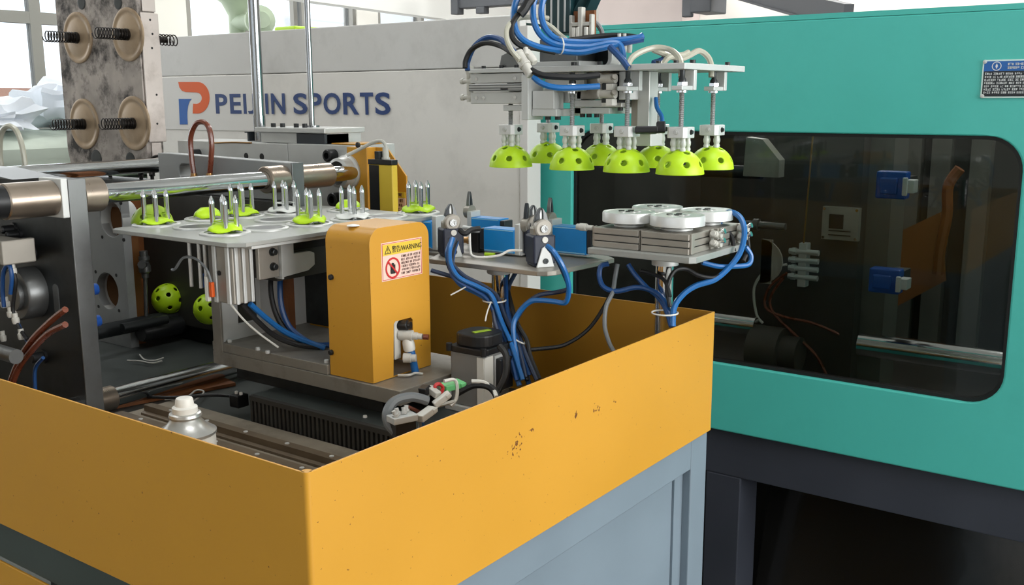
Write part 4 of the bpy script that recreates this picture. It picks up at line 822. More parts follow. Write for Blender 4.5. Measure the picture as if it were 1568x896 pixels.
# valve fitting behind the slot, blue hose
vy = KY0-.004; vx = (sl[0].x+sl[3].x)/2-.006
vb = MB().box(vx-.009, vx+.006, KY0+.004, KY0+.03, zc(1.175), zc(1.247)).build('valve_body', 'fitting_grey', ca, bevel=.002)
MB().box(sl[0].x, sl[3].x+.002, KY0+.03, KY0+.034, zc(1.175), zc(1.26)).build('valve_backing', 'bore', ca)
MB().rev((vx+.004, KY0+.008, zc(1.232)), (.35, -1, .05), [(0, .0085), (.016, .0085), (.017, .007), (.017, .006), (.022, .006)], 14).build('valve_knob', 'black_plastic', vb)
MB().rev((vx+.004, KY0+.006, zc(1.216)), (.45, -1, -.05), [(0, .009), (.022, .009), (.022, .006), (.030, .006), (.030, .0048), (.038, .0048)], 14).build('valve_screw', 'fitting_grey', vb); MB().rev((vx+.004+.0165, KY0+.006-.0365, zc(1.216)-.0018), (.45, -1, -.05), [(0, .0046), (.008, .0046)], 12).build('valve_stem', 'copper_tube', vb)
MB().rev((vx+.010, KY0-.006, zc(1.210)), (.12, -.1, -1), [(0, .0075), (.006, .0095), (.018, .0095), (.018, .0085), (.020, .0085)], 14).build('push_fitting', 'white_plastic', vb)
MB().tube([(vx+.0125, KY0-.008, zc(1.192)), (vx+.0145, KY0-.011, zc(1.18)), (vx+.019, KY0-.013, 1.174)], .006, 10).build('hose', 'blue_tube', vb)
MB().rev((vx+.002, KY0-.004, zc(1.178)), (.6, -1, 0), [(0, .008), (.012, .008), (.012, .006), (.020, .006)], 12).build('valve_screw', 'fitting_grey', vb)
MB().tube([(vx-.012, KY0-.004, 1.177), (vx-.004, KY0-.02, 1.178), (vx+.012, KY0-.018, 1.177), (vx+.02, KY0-.028, 1.176)], .002, 6).build('wire', 'fitting_grey', vb)
# hoses inside the carriage
cable('blue_hose', [(1.022, 1.262, 1.282), (1.05, 1.26, 1.255), (1.085, 1.255, 1.225), (1.115, 1.235, 1.205), (1.135, 1.215, 1.1935)], .0048, 'blue_tube', 'blue hose running from the aluminium cylinder down to the carriage base')
cable('black_cable', [(1.012, 1.27, 1.283), (1.04, 1.268, 1.25), (1.07, 1.262, 1.22), (1.10, 1.245, 1.202), (1.13, 1.222, 1.1945)], .0045, 'black_rubber', 'black cable beside the blue hose under the aluminium cylinder', 'cable')
cable('white_wire', [(.998, 1.28, 1.284), (1.02, 1.278, 1.255), (1.045, 1.272, 1.228), (1.075, 1.262, 1.2)], .0018, 'white_plastic', 'thin white sensor wire under the aluminium cylinder', 'wire')
cable('blue_hose', [(1.125, 1.30, 1.32), (1.105, 1.285, 1.30), (1.098, 1.275, 1.26), (1.105, 1.262, 1.225), (1.125, 1.235, 1.2), (1.145, 1.215, 1.196)], .0048, 'blue_tube_dark', 'dark blue hose curving down inside the carriage frame')
cable('black_cable', [(1.12, 1.315, 1.325), (1.096, 1.298, 1.30), (1.09, 1.285, 1.26), (1.098, 1.27, 1.225), (1.118, 1.245, 1.2)], .0045, 'black_rubber', 'black cable curving down inside the carriage frame', 'cable')
# ---- pin plate
PZ = 1.39; px0, px1, py0, py1 = .957, 1.425, 1.208, 1.537
pp = thing('pin_plate', ((px0+px1)/2, (py0+py1)/2, 1.376), 'aluminium plate with ring seats and groups of steel pins', 'plate')
ol = [(px0+.02, py0), (px1, py0), (px1, py1-.02), (px1-.02, py1), (px0+.012, py1), (px0, py1-.012), (px0, py0+.02)]
MB().prism(ol, 'Z', 1.383, PZ).build('upper_plate', 'plate_alu', pp, bevel=.001)
MB().prism([(px0+.035, py0+.006), (px1-.01, py0+.006), (px1-.01, py1-.03), (px0+.035, py1-.03)], 'Z', 1.3772, 1.3829).build('lower_plate', 'alu_satin', pp, bevel=.001)
# pin groups: (pixel of ring centre, kind of scrap left on the pins)
GR = [((240, 345), 'ball'), ((345, 358), 'lime'), ((474, 344), 'lime'), ((540, 337), 'white'), ((641, 327), 'lime'), ((437, 327), 'white'), ((371, 332), 'lime'), ((318, 336), 'low'), ((533, 323), 'lime2'),
      ((405, 351), None), ((303, 349), None), ((590, 333), None), ((425, 338), None)]
LAB = {0: 'lime green half ball held by pins at the left end of the plate', 1: 'lime green ball scrap on the pins at the front corner of the plate', 2: 'lime green ball scrap on the pins just left of the yellow cover', 3: 'white plastic scrap on the pins above the yellow cover', 4: 'lime green ball scrap on the pins at the right end of the plate', 5: 'white plastic scrap on the pins before the brushed bushing', 6: 'lime green ball scrap on the pins in the middle of the plate', 7: 'lime green scrap without pins left of the middle pin group', 8: 'small lime green scrap behind the white scrap above the yellow cover'}
def scrap(c, m, label, r=.030, h=.012, seed=0):
    rnd = random.Random(seed); n = 24; vs = []; fs = []; rings = ((1., 0), (.92, .35), (.70, .62), (.45, .95), (.16, 1.))
    for rr_, hh in rings:
        for i in range(n):
            a = 2*math.pi*i/n; k = 1+.10*math.sin(4*a+seed)*(rr_ > .6); dz = .003*math.sin(4*a+seed+1)*(rr_ > .6)
            vs.append((c.x+math.cos(a)*r*rr_*k, c.y+math.sin(a)*r*rr_*k, c.z+.0025+h*hh+max(dz, -.0015)))
    for q in range(len(rings)-1):
        for i in range(n): fs.append((q*n+i, q*n+(i+1) % n, (q+1)*n+(i+1) % n, (q+1)*n+i))
    fs.append(tuple((len(rings)-1)*n+i for i in range(n)))
    o = tag(MB()._add(vs, fs, True).build('ball_scrap', m), label, 'plastic scrap', 'trimmed ball scrap on the pins'); s_ = o.modifiers.new('wall', 'SOLIDIFY'); s_.thickness = .0014; return o
for k, ((x, y), kind) in enumerate(GR):
    c = oZ(PZ, x, y)
    seat = MB().rev((c.x, c.y, PZ), (0, 0, 1), [(0, .041), (.0025, .0405), (.0035, .039), (.0035, .0335), (.0015, .033)], 36).build('ring_seat', 'alu', pp)
    if kind is None: MB().rev((c.x, c.y, PZ+.0016), (0, 0, 1), [(0, .030), (.0008, .030)], 30).build('recess', 'mid_steel', seat); continue
    cz = Vector((c.x, c.y, PZ+.0035))
    if kind in ('low', 'lime2'): scrap(cz, 'lime', LAB[k], .026, .016, k); continue
    for j in range(4):
        a = math.radians(45+90*j+12); px, py = c.x+.0185*math.cos(a), c.y+.0185*math.sin(a)
        MB().rev((px, py, PZ+.002), (0, 0, 1), [(0, .0042), (.047, .0042), (.0475, .0046), (.052, .0042), (.060, .0008)], 14).build('pin', 'chrome', seat)
    # thin ring of flash strung between the pins
    if kind == 'ball':
        o = holed_ball('ball_half', cz+Vector((.012, .03, -.006)), .036, ring(70, 1, 0)+ring(30, 7, 0), .005, 'lime_dark', zmin=.004); tag(o, 'darker lime green half ball lying behind the leftmost pins', 'ball half')
        scrap(cz, 'lime', LAB[k], .030, .008, k)
    else: scrap(cz, 'lime' if kind == 'lime' else 'scrap_white', LAB[k], .030, .012 if kind == 'lime' else .007, k)
    Pf = [cz+Vector((.021*math.cos(math.radians(57+90*j)), .021*math.sin(math.radians(57+90*j)), .016+.002*(j % 2))) for j in (0, 1, 2, 3, 0)]
    tag(MB().tube(Pf, .0011, 5, 1).build('flash_strip', 'lime_dark' if kind != 'white' else 'scrap_white'), 'thin plastic flash strip around the pins of the '+{0: 'leftmost group', 1: 'front corner group', 2: 'group left of the yellow cover', 3: 'group above the yellow cover', 4: 'rightmost group', 5: 'group before the bushing', 6: 'middle rear group'}[k], 'plastic strip')
# extra white blobs of glue at the cover's top
c = oY(KY0+.04, 548, 349); tag(MB().rev((c.x, KY0+.05, KZ1+.0003), (0, 0, 1), [(0, .010), (.001, .009), (.002, .005), (.0024, .002)], 16).build('glue_blob', 'scrap_white'), 'pale glue blob on top of the yellow cover', 'glue')

# ================================================================== SERVO MOTOR AND WIRING
mo = Vector((1.21, .945, 1.1205)); sm = thing('servo_motor', tuple(mo), 'grey servo motor with black cap beside the long yellow panel', 'motor')
MX0, MX1, MY0, MY1 = mo.x-.034, mo.x+.034, mo.y-.034, mo.y+.034
zm0, zm1 = 1.1205, 1.214
MB().prism(rrect(MX0, MX1, MY0, MY1, .006, 3), 'Z', zm0+.01, zm1).build('body', 'motor_grey', sm, bevel=.001)
MB().box(MX0-.006, MX1+.006, MY0-.006, MY1+.006, zm0, zm0+.0095).build('flange', 'alu_satin', sm, bevel=.001)
MB().box(MX0-.0016, MX0-.0002, MY0-.001, MY0+.012, zm0+.012, zm1-.002).box(MX0+.0, MX0+.022, MY0-.0016, MY0-.0002, zm0+.012, zm1-.002).build('corner_strip', 'white_plastic', sm)
MB().plate_hole([(MX0+.026, zm0+.03), (MX1-.001, zm0+.03), (MX1-.001, zm1-.004), (MX0+.026, zm1-.004)], [[(MX0+.029, zm0+.033), (MX1-.004, zm0+.033), (MX1-.004, zm1-.008), (MX0+.029, zm1-.008)]], 'Y', MY0-.0016, MY0-.0002).build('connector_frame', 'alu_satin', sm)
MB().box(MX0+.0295, MX1-.0045, MY0-.010, MY0-.0002, zm0+.034, zm1-.009).build('connector', 'black_plastic', sm, bevel=.002)
MB().prism(rrect(MX0-.002, MX1+.002, MY0-.002, MY1+.002, .012, 4), 'Z', zm1+.0002, zm1+.010).build('cap_rim', 'black_plastic', sm, bevel=.001)
MB().prism(rrect(MX0+.002, MX1-.002, MY0+.002, MY1-.002, .022, 5), 'Z', zm1+.010, zm1+.030).build('cap', 'black_plastic', sm, bevel=.003)
lb = MB().obox((mo.x, mo.y-.004, zm1+.0307), (.95, -.3, 0), (.3, .95, 0), (0, 0, 1), (.032, .009, .0008)).build('label_print', 'lime_dark', sm)
for a_, b_ in ((MX0, MY0), (MX1, MY0), (MX0, MY1), (MX1, MY1)): MB().cyl((a_, b_, zm1+.001), (a_, b_, zm1+.013), .005, n=12).build('cap_screw', 'black_plastic', sm)
def cz_(x, y, d): return dp(x, y, d)
D0 = 1.36
cable('motor_cable', [cz_(765, 530, 1.47), cz_(775, 545, 1.46), cz_(774, 575, 1.455), cz_(762, 600, 1.45)], .005, 'black_rubber', 'black cable down the right side of the servo motor', 'cable')
cable('motor_cable', [cz_(700, 602, 1.42), cz_(725, 590, 1.42), cz_(748, 592, 1.415), cz_(760, 605, 1.41), cz_(762, 620, 1.405)], .0055, 'black_rubber', 'black cable looping before the foot of the servo motor', 'cable')
cable('white_cable', [cz_(722, 584, 1.415), cz_(742, 586, 1.415), cz_(756, 598, 1.41), cz_(760, 608, 1.40)], .003, 'white_plastic', 'thin white cable looping before the servo motor', 'cable')
cable('grey_conduit', [cz_(655, 614, 1.37), cz_(630, 608, 1.36), cz_(605, 614, 1.345), cz_(593, 632, 1.335), cz_(596, 650, 1.33), cz_(606, 662, 1.325)], .0068, 'grey_tube', 'grey conduit loop beside the wire connectors', 'conduit')
def plug(c, d, dim, m, label, cat='connector', name='wire_connector'):
    d = Vector(d).normalized(); y_ = Vector((0, 0, 1)).cross(d).normalized(); z_ = d.cross(y_)
    o = MB().obox(c, d, y_, z_, dim).obox(Vector(c)+d*(dim[0]*.42), d, y_, z_, (dim[0]*.3, dim[1]*1.18, dim[2]*.7)).build(name, m, bevel=.0012); return tag(o, label, cat)
plug(cz_(652, 634, 1.35), (1, .1, .15), (.032, .013, .010), 'white_plastic', 'white wire connector lowest in the bundle by the motor')
plug(cz_(676, 612, 1.375), (.8, -.5, .6), (.025, .011, .009), 'white_plastic', 'white wire connector in the middle of the bundle by the motor')
plug(cz_(664, 600, 1.385), (.2, 1, .3), (.022, .010, .009), 'fitting_grey', 'pale wire connector at the back of the bundle by the motor')
plug(cz_(650, 598, 1.385), (1, .2, .2), (.014, .012, .012), 'black_plastic', 'small black wire connector left of the white connectors')
plug(cz_(692, 590, 1.42), (1, -.4, .1), (.030, .022, .009), 'green_tag', 'green plastic connector beside the servo motor')
tb = cz_(616, 640, 1.325); tbk = thing('terminal_bracket', (tb.x, tb.y, tb.z-.02), 'small metal terminal bracket with ring lugs by the long panel', 'bracket')
MB().obox(tb, (1, -.35, 0), (.35, 1, 0), (0, 0, 1), (.036, .022, .009)).build('plate', 'alu_satin', tbk, bevel=.001)
MB().obox(tb-Vector((0, 0, .014)), (1, -.35, 0), (.35, 1, 0), (0, 0, 1), (.03, .02, .018)).build('foot', 'black_plastic', tbk)
for k in range(4): q = tb+Vector((-.012+.008*k, .004*(k % 2), .0045)); MB().rev(q, (.2*(k-1.5), .2, 1), [(0, .0045), (.004, .0045), (.004, .003), (.009, .003)], 10).build('lug', 'alu_satin', tbk)
for k, (P, m, lab) in enumerate((
    ([(622, 622), (632, 626), (644, 632)], 'copper_tube', 'red brown wire into the lowest white connector'),
    ([(618, 628), (630, 634), (643, 637)], 'sticker_pink', 'pale pink wire into the lowest white connector'),
    ([(668, 604), (666, 592), (672, 588), (678, 594), (674, 606)], 'print_red', 'red wire looped behind the white connectors'),
    ([(616, 632), (628, 634), (640, 640), (648, 652), (646, 662)], 'blue_tube', 'light blue wire hanging over the long panel by the terminals'),
    ([(622, 632), (636, 638), (643, 648), (642, 660)], 'grey_tube', 'grey wire hanging beside the light blue wire'),
    ([(680, 584), (696, 582), (700, 596), (698, 612), (690, 622)], 'white_plastic', 'pale green white wire arched over the green connector'),
    ([(686, 600), (672, 612), (664, 618)], 'white_plastic', 'white cable tie end across the connectors'),
    ([(668, 622), (684, 618), (698, 614)], 'fitting_grey', 'pale wire from the middle connector to the motor'))):
    cable('wire', [cz_(x, y, 1.342+.0007*(x-600)) for x, y in P], .0026, m, lab, 'wire', 6)
# ================================================================== CUTTER STATION
CZ = 1.337
cp = thing('cutter_table', (1.345, .985, ZTR), 'steel plate on a round post carrying the air nippers', 'table')
MB().prism([(1.272, 1.10), (1.272, .878), (1.280, .864), (1.296, .858), (1.455, .846), (1.50, .90), (1.50, 1.12), (1.40, 1.16)], 'Z', CZ-.008, CZ).build('plate', 'cyl_grey', cp, bevel=.0012)
pcx_, pcy_ = 1.325, .992
MB().cyl((pcx_, pcy_, ZTR), (pcx_, pcy_, CZ-.022), .0125, n=28).build('post', 'chrome', cp)
MB().rev((pcx_, pcy_, CZ-.022), (0, 0, 1), [(0, .019), (.002, .0205), (.008, .0205), (.0138, .024)], 28).build('flange', 'alu', cp)
MB().rev((pcx_, pcy_, ZTR), (0, 0, 1), [(0, .03), (.008, .03), (.008, .016), (.02, .016)], 24).build('foot', 'dark_steel', cp)
# air nippers: body, end cap, foot, pivot head, two jaws with blades
def nipper(c, ang, body, dims, label, body_m='blue_anod', head_off=.0, jaw_h=.036, foot=True, jaws=True):
    # c: centre of the body's bottom; ang: direction in which the head end looks
    a = math.radians(ang); f = Vector((math.cos(a), math.sin(a), 0)); s = Vector((-f.y, f.x, 0)); u = Vector((0, 0, 1)); L, Wd, H = dims
    t = thing('air_nipper', tuple(c), label, 'nipper', 'air nippers on the cutter table'); c = Vector(c); m = c+u*(H/2)
    b = MB().obox(m, f, s, u, (L, Wd, H)).build('body', body_m, t, bevel=.0015)
    if body_m == 'blue_anod':
        for sg in (-1, 1):
            for hh in (-1, 1): MB().obox(m+s*(sg*Wd/2)+u*(hh*(H/2-.0022)), f, s, u, (L-.004, .0008, .0018)).build('edge_line', 'blue_anod_edge', b)
    MB().obox(m-f*(L/2+.005), f, s, u, (.010, Wd*.9, H*.9)).build('end_cap', 'charcoal', t, bevel=.0015)
    e = m+f*(L/2+.005); MB().obox(e+u*.004, f, s, u, (.010, Wd*.95, H+.012)).build('mount_plate', 'alu_satin', t, bevel=.001)
    if foot: MB().obox(c+f*(L*.1)-u*.0005, f, s, u, (L*1.2, Wd*.8, .003)).build('base_strip', 'alu_satin', t)
    h = e+u*(H/2+.008)+f*.010
    if not jaws: return t
    MB().rev(h-f*.006, f, [(0, .0125), (.012, .0125), (.012, .009), (.0135, .009)], 22).build('pivot_head', 'cyl_grey', t)
    MB().rev(h+f*.0076, f, [(0, .006), (.003, .006), (.003, .0028), (.0012, .0028)], 14).build('pivot_screw', 'chrome', t)
    for sg in (-1, 1):
        P = [(sg*.0005, .038), (sg*.002, .034), (sg*.0048, .022), (sg*.0062, .008), (sg*.004, .004), (sg*.0010, .008), (sg*.0014, .022)]
        vs = []; 
        for w in (-.0035, .0035): vs += [h+s*p[0]+u*p[1]+f*w for p in P]
        n = len(P); MB()._add(vs, [tuple(range(n)), tuple(range(2*n-1, n-1, -1))]+[(i, (i+1) % n, n+(i+1) % n, n+i) for i in range(n)]).build('jaw', 'mid_steel' if sg > 0 else 'charcoal', t, bevel=.0006)
    MB().obox(h+u*.016, f, s, u, (.003, .0016, .022)).build('blade', 'alu_bright', t)
    return t
# the upright black nippers that face the camera
def nipper_front(c, label, sc=1., foot=True):
    # body stands upright, jaw plane faces -Y/-X (towards the long panel)
    c = Vector(c); f = Vector((-.55, -.835, 0)).normalized(); s = Vector((-f.y, f.x, 0)); u = Vector((0, 0, 1))
    t = thing('air_nipper', tuple(c), label, 'nipper', 'air nippers on the cutter table')
    MB().obox(c+u*.027*sc, f, s, u, (.036*sc, .038*sc, .046*sc)).obox(c+u*.003, f, s, u, (.034*sc, .034*sc, .006)).build('body', 'navy_body', t, bevel=.003)
    MB().rev(c+f*(.018*sc)+u*(.043*sc), f, [(0, .005), (.002, .005), (.002, .003)], 14).build('port_ring', 'white_plastic', t)
    if foot:
        vs = []; P = [(-.015, 0), (.015, 0), (.006, .030), (0, .034), (-.006, .030)]
        for w in (.0185, .0215): vs += [c+s*(p[0]*sc)+u*(p[1]*sc)+f*(w*sc) for p in P]
        MB()._add(vs, [(0, 1, 2, 3, 4), (9, 8, 7, 6, 5)]+[(i, (i+1) % 5, 5+(i+1) % 5, 5+i) for i in range(5)]).build('foot_bracket', 'alu_satin', t, bevel=.0008)
        MB().rev(c+f*(.0215*sc)+u*.010*sc, f, [(0, .0045), (.002, .0045), (.002, .0022), (.001, .0022)], 12).build('foot_screw', 'dark_steel', t)
    h = c+u*(.060*sc)
    MB().obox(h-u*.006, f, s, u, (.022*sc, .030*sc, .016*sc)).build('head_block', 'cyl_grey', t, bevel=.003)
    MB().rev(h+f*(.004), f, [(0, .0145*sc), (.010, .0145*sc), (.011, .012*sc)], 24).build('pivot_head', 'cyl_grey', t)
    MB().rev(h+f*.015, f, [(0, .0062), (.003, .0062), (.003, .003), (.001, .003)], 14).build('pivot_screw', 'chrome', t)
    for sg in (-1, 1):
        P = [(sg*.0006, .032), (sg*.003, .030), (sg*.0085, .022), (sg*.0115, .011), (sg*.007, .008), (sg*.0024, .012), (sg*.0028, .022)]
        vs = []
        for w in (-.003, .005): vs += [h+s*p[0]*sc+u*p[1]*sc+f*w for p in P]
        n = len(P); MB()._add(vs, [tuple(range(n)), tuple(range(2*n-1, n-1, -1))]+[(i, (i+1) % n, n+(i+1) % n, n+i) for i in range(n)]).build('jaw', 'mid_steel' if sg > 0 else 'charcoal', t, bevel=.0006)
    MB().obox(h+u*.017*sc, f, s, u, (.003, .0034, .022*sc)).build('blade', 'alu_bright', t)
    return t
def onp(x, y): return oZ(CZ+.0015, x, y)
nipper_front((1.322, .906, CZ+.0002), 'black upright air nipper with white foot bracket at the plate corner', 1.02)
nipper_front((1.318, 1.090, CZ+.0002), 'black upright air nipper at the left end of the plate, facing the camera', .98)
# rear upright nipper hidden behind the front one
nipper_front((1.40, .975, CZ+.0002), 'upright air nipper half hidden behind the corner nipper', .95, False)
# blue horizontal bodies along Y
nipper((1.386, 1.026, CZ+.005), -90, None, (.066, .032, .041), 'bright blue air nipper body in the front, left of the corner nipper')
nipper((1.474, 1.124, CZ+.0024), 90, None, (.066, .030, .047), 'bright blue air nipper body at the back of the plate, blades to the left')
nipper((1.436, .915, CZ+.006), 90, None, (.068, .032, .046), 'bright blue air nipper body at the right end of the plate')
q = onp(652, 372); nipper((1.40, 1.215, CZ-.004), -90, None, (.05, .03, .05), 'blue air nipper mostly hidden behind the yellow cover', foot=False, jaws=False)
MB().box(1.37, 1.45, 1.12, 1.26, CZ-.014, CZ-.0082).build('shelf', 'cyl_grey', cp)
for k, (x, y) in enumerate(((805, 414), (785, 412))): c = oZ(CZ-.009, x, y); MB().rev((c.x+.02, c.y+.02, CZ-.0085), (0, 0, -1), [(0, .005), (.004, .005)], 10).build('bolt', 'black_plastic', cp)
# brass fitting block and white wire at the left of the front blue body
t = thing('solenoid_fitting', (1.372, 1.085, CZ), 'black and brass air fitting left of the front blue nipper', 'fitting')
MB().box(1.372, 1.398, 1.072, 1.090, CZ+.0005, CZ+.036).build('body', 'black_plastic', t, bevel=.002)
MB().rev((1.376, 1.09, CZ+.02), (-.1, 1, 0), [(0, .007), (.008, .007), (.008, .0055), (.02, .0055), (.02, .008), (.026, .008)], 12).build('nipple', 'brass', t)
MB().rev((1.372, 1.075, CZ+.041), (0, 1, .05), [(0, .004), (.03, .004)], 10).build('upper_nipple', 'alu_satin', t)
cable('white_wire', [cz_(719, 352, 1.64), cz_(720, 380, 1.64), cz_(724, 392, 1.63), cz_(742, 394, 1.625), cz_(765, 391, 1.62), cz_(780, 384, 1.62), cz_(800, 384, 1.62)], .002, 'white_plastic', 'thin white wire lying along the front of the cutter table', 'wire')
q = onp(750, 393); tag(MB().rev((q.x, q.y, CZ+.0048), (.2, -1, 0), [(-.009, .0036), (.009, .0036)], 10).build('lime_sleeve', 'lime'), 'lime green sleeve on the white wire at the cutter table', 'sleeve')
q = onp(880, 386); tag(MB().tube([onp(848, 386)+Vector((0, 0, .003)), onp(870, 384)+Vector((0, 0, .004)), onp(905, 387)+Vector((0, 0, .003))], .0025, 6).build('white_strap', 'white_plastic'), 'white strap end lying right of the corner nipper', 'strap')
# ================================================================== DISC STATION
DZ = 1.371; dx0, dx1, dy0, dy1 = 1.336, 1.53, .642, .826
dt = thing('disc_table', (1.385, .70, ZTR), 'square aluminium plate on a chrome post holding four disc cylinders', 'table')
MB().prism([(dx0+.008, dy0), (dx1, dy0), (dx1, dy1), (dx0, dy1), (dx0, dy0+.008)], 'Z', DZ-.010, DZ).build('plate', 'plate_alu', dt, bevel=.0012)
dcx, dcy = 1.40, .722
MB().cyl((dcx, dcy, ZTR), (dcx, dcy, DZ-.024), .0145, n=28).build('post', 'chrome', dt)
MB().rev((dcx, dcy, DZ-.026), (0, 0, 1), [(0, .021), (.008, .021), (.008, .024), (.0155, .024)], 28).build('flange', 'alu', dt)
MB().box(dcx-.018, dcx+.018, dcy+.02, dcy+.06, DZ-.018, DZ-.0103).build('cleat', 'dark_steel', dt)
MB().rev((dcx, dcy, ZTR), (0, 0, 1), [(0, .035), (.008, .035), (.008, .018), (.02, .018)], 24).build('foot', 'dark_steel', dt)
DL = ['aluminium disc cylinder nearest the camera, at the plate corner', 'aluminium disc cylinder at the left end of the plate, next to the blue nipper', 'aluminium disc cylinder at the right rear, with blue hose loop', 'aluminium disc cylinder at the back, its disc farthest from the camera']
def disc_unit(cx, cy, label, fit):
    t = thing('disc_cylinder', (cx, cy, DZ), label, 'cylinder', 'disc cylinders on the square plate'); hw = .0425; z = DZ+.0002
    for k in range(3):
        z0 = z+.0108*k; MB().box(cx-hw+(.001 if k == 1 else 0), cx+hw-(.001 if k == 1 else 0), cy-hw+.002, cy+hw-.002, z0, z0+.0096).build('body_layer', 'cyl_grey', t, bevel=.0012)
    MB().box(cx-hw+.003, cx+hw-.003, cy-hw+.004, cy+hw-.004, z+.002, z+.030).build('core', 'dark_steel', t)
    for ex in (-1, 1):
        for ey in (-1, 1): MB().box(cx+ex*(hw-.0085)-.005, cx+ex*(hw-.0085)+.005, cy+ey*(hw-.0005)-.002, cy+ey*(hw-.0005)+.002, z+.001, z+.032).build('end_lug', 'cyl_grey', t, bevel=.0008)
    MB().rev((cx, cy, z+.0318), (0, 0, 1), [(0, .024), (.003, .024), (.003, .020), (.0065, .020)], 28).build('neck', 'alu', t)
    zd = z+.0384; d = MB().rev((cx, cy, zd), (0, 0, 1), [(0, .040), (.001, .0422), (.0145, .0422), (.0165, .0412), (.0165, .036), (.0158, .035)], 48).build('disc', 'alu_bright', t)
    for j in range(5):
        a = 2*math.pi*j/5+.3; MB().rev((cx+.014*math.cos(a), cy+.014*math.sin(a), zd+.0159), (0, 0, 1), [(0, .0048), (.0012, .0048)], 14).build('disc_hole', 'bore' if j < 2 else 'alu', d)
    MB().rev((cx, cy, zd+.0159), (0, 0, 1), [(0, .006), (.001, .006)], 14).build('disc_hole', 'bore', d)
    for (fx_, fy_, dv) in fit:
        for k in range(2):
            zf = z+.010+.014*k; b = Vector((cx+fx_, cy+fy_, zf)); MB().rev(b, dv, [(0, .005), (.006, .005), (.006, .0062), (.014, .0062), (.014, .0045), (.018, .0045)], 12).build('push_fitting', 'fitting_grey', t)
            MB().rev(b+Vector(dv)*.010, (dv[1], -dv[0], .3), [(0, .0052), (.012, .0052), (.012, .004), (.016, .004)], 10).build('elbow', 'fitting_grey', t)
            MB().rev(b+Vector(dv)*.013+Vector((0, 0, .003)), (dv[0], dv[1], .4), [(0, .003), (.008, .003), (.008, .0042), (.011, .0042)], 10).build('speed_screw', 'chrome', t)
    return t
disc_unit(1.392, .6985, DL[0], [(.030, -.0425, (0, -1, 0))])
disc_unit(1.392, .7835, DL[1], []); disc_unit(1.484, .694, DL[2], [(.03, -.0425, (0, -1, 0))]); disc_unit(1.486, .783, DL[3], [])
# side sensor at the left disc cylinder
MB().rev((1.356, .828, DZ+.029), (.0, 1, 0), [(0, .004), (.012, .004), (.012, .0062), (.024, .0062), (.024, .005), (.03, .005)], 12).build('sensor_plug', 'fitting_grey', bpy.data.objects['disc_table'])

# ================================================================== GRIPPER HEAD
XN, XF = 1.42, 1.556
NY = [.711, .806, .910, 1.036]; FY = [.722, .824, .935, 1.05]
gh = thing('robot_gripper', (1.50, .88, 1.56), 'aluminium robot gripper head with tubes above the disc table', 'gripper')
GZ = 1.645
MB().prism([(1.405, .700), (1.63, .700), (1.63, 1.06), (1.405, .98)], 'Z', GZ, GZ+.0095).build('top_plate', 'alu_satin', gh, bevel=.001)
MB().box(1.400, 1.45, .985, 1.112, GZ+.001, GZ+.0085).build('slide_plate', 'alu_satin', gh, bevel=.001)
for y in (1.09, 1.052, 1.02, .75, .72): MB().rev((1.415, y, GZ+.0086), (0, 0, 1), [(0, .0038), (.005, .0038)], 10).build('cap_screw', 'black_plastic', gh)
for y, x in ((.706, 1.46), (.706, 1.59), (.85, 1.42), (.9, 1.42)): MB().rev((x, y+.008, GZ+.0096), (0, 0, 1), [(0, .0045), (.006, .0045)], 10).build('cap_screw', 'black_plastic', gh)
# slide cylinder at the left
sc_ = MB().box(1.405, 1.44, 1.0, 1.112, GZ-.016, GZ).box(1.402, 1.442, 1.0, 1.112, GZ-.030, GZ-.0175).box(1.405, 1.44, 1.0, 1.112, GZ-.051, GZ-.0315).build('slide_cylinder', 'alu', gh, bevel=.0012)
for z in (GZ-.020, GZ-.0245, GZ-.0285): MB().box(1.4005, 1.402, 1.0, 1.112, z-.001, z+.001).build('groove_line', 'mid_steel', sc_)
for y, z in ((1.098, GZ-.009), (1.015, GZ-.009), (1.098, GZ-.041), (1.082, GZ-.041), (1.015, GZ-.041)): MB().rev((1.405, y, z), (-1, 0, 0), [(0, .0032), (.0015, .0032), (.0015, .0018)], 12).build('screw', 'chrome', sc_)
MB().box(1.41, 1.435, 1.0, 1.045, GZ-.063, GZ-.0535).build('slide_carriage', 'alu_satin', sc_, bevel=.001)
for z in (GZ-.012, GZ-.040):
    MB().rev((1.415, 1.113, z+.0), (0, 1, 0), [(0, .0065), (.012, .0065), (.012, .004), (.022, .004), (.022, .0055), (.027, .0055)], 12).build('speed_valve', 'fitting_grey', sc_)
MB().rev((1.415, 1.121, GZ-.048), (0, 0, 1), [(0, .006), (.046, .006), (.05, .0075), (.062, .0075)], 12).build('elbow', 'fitting_grey', sc_)
# end block of the slide with rods
MB().box(1.40, 1.445, .985, .999, GZ-.078, GZ-.004).build('end_block', 'alu_satin', gh, bevel=.001)
MB().box(1.41, 1.50, .935, .984, GZ-.072, GZ-.060).box(1.41, 1.44, .94, .983, GZ-.060, GZ-.03).build('finger_block', 'alu_satin', gh, bevel=.001)
MB().box(1.445, 1.53, .932, .982, GZ-.05, GZ-.0005).build('centre_block', 'alu', gh, bevel=.0015)
for y in (.945, .965): MB().rev((1.43, y, GZ-.072), (0, 0, -1), [(0, .005), (.006, .005)], 10).build('cap_screw', 'black_plastic', gh)
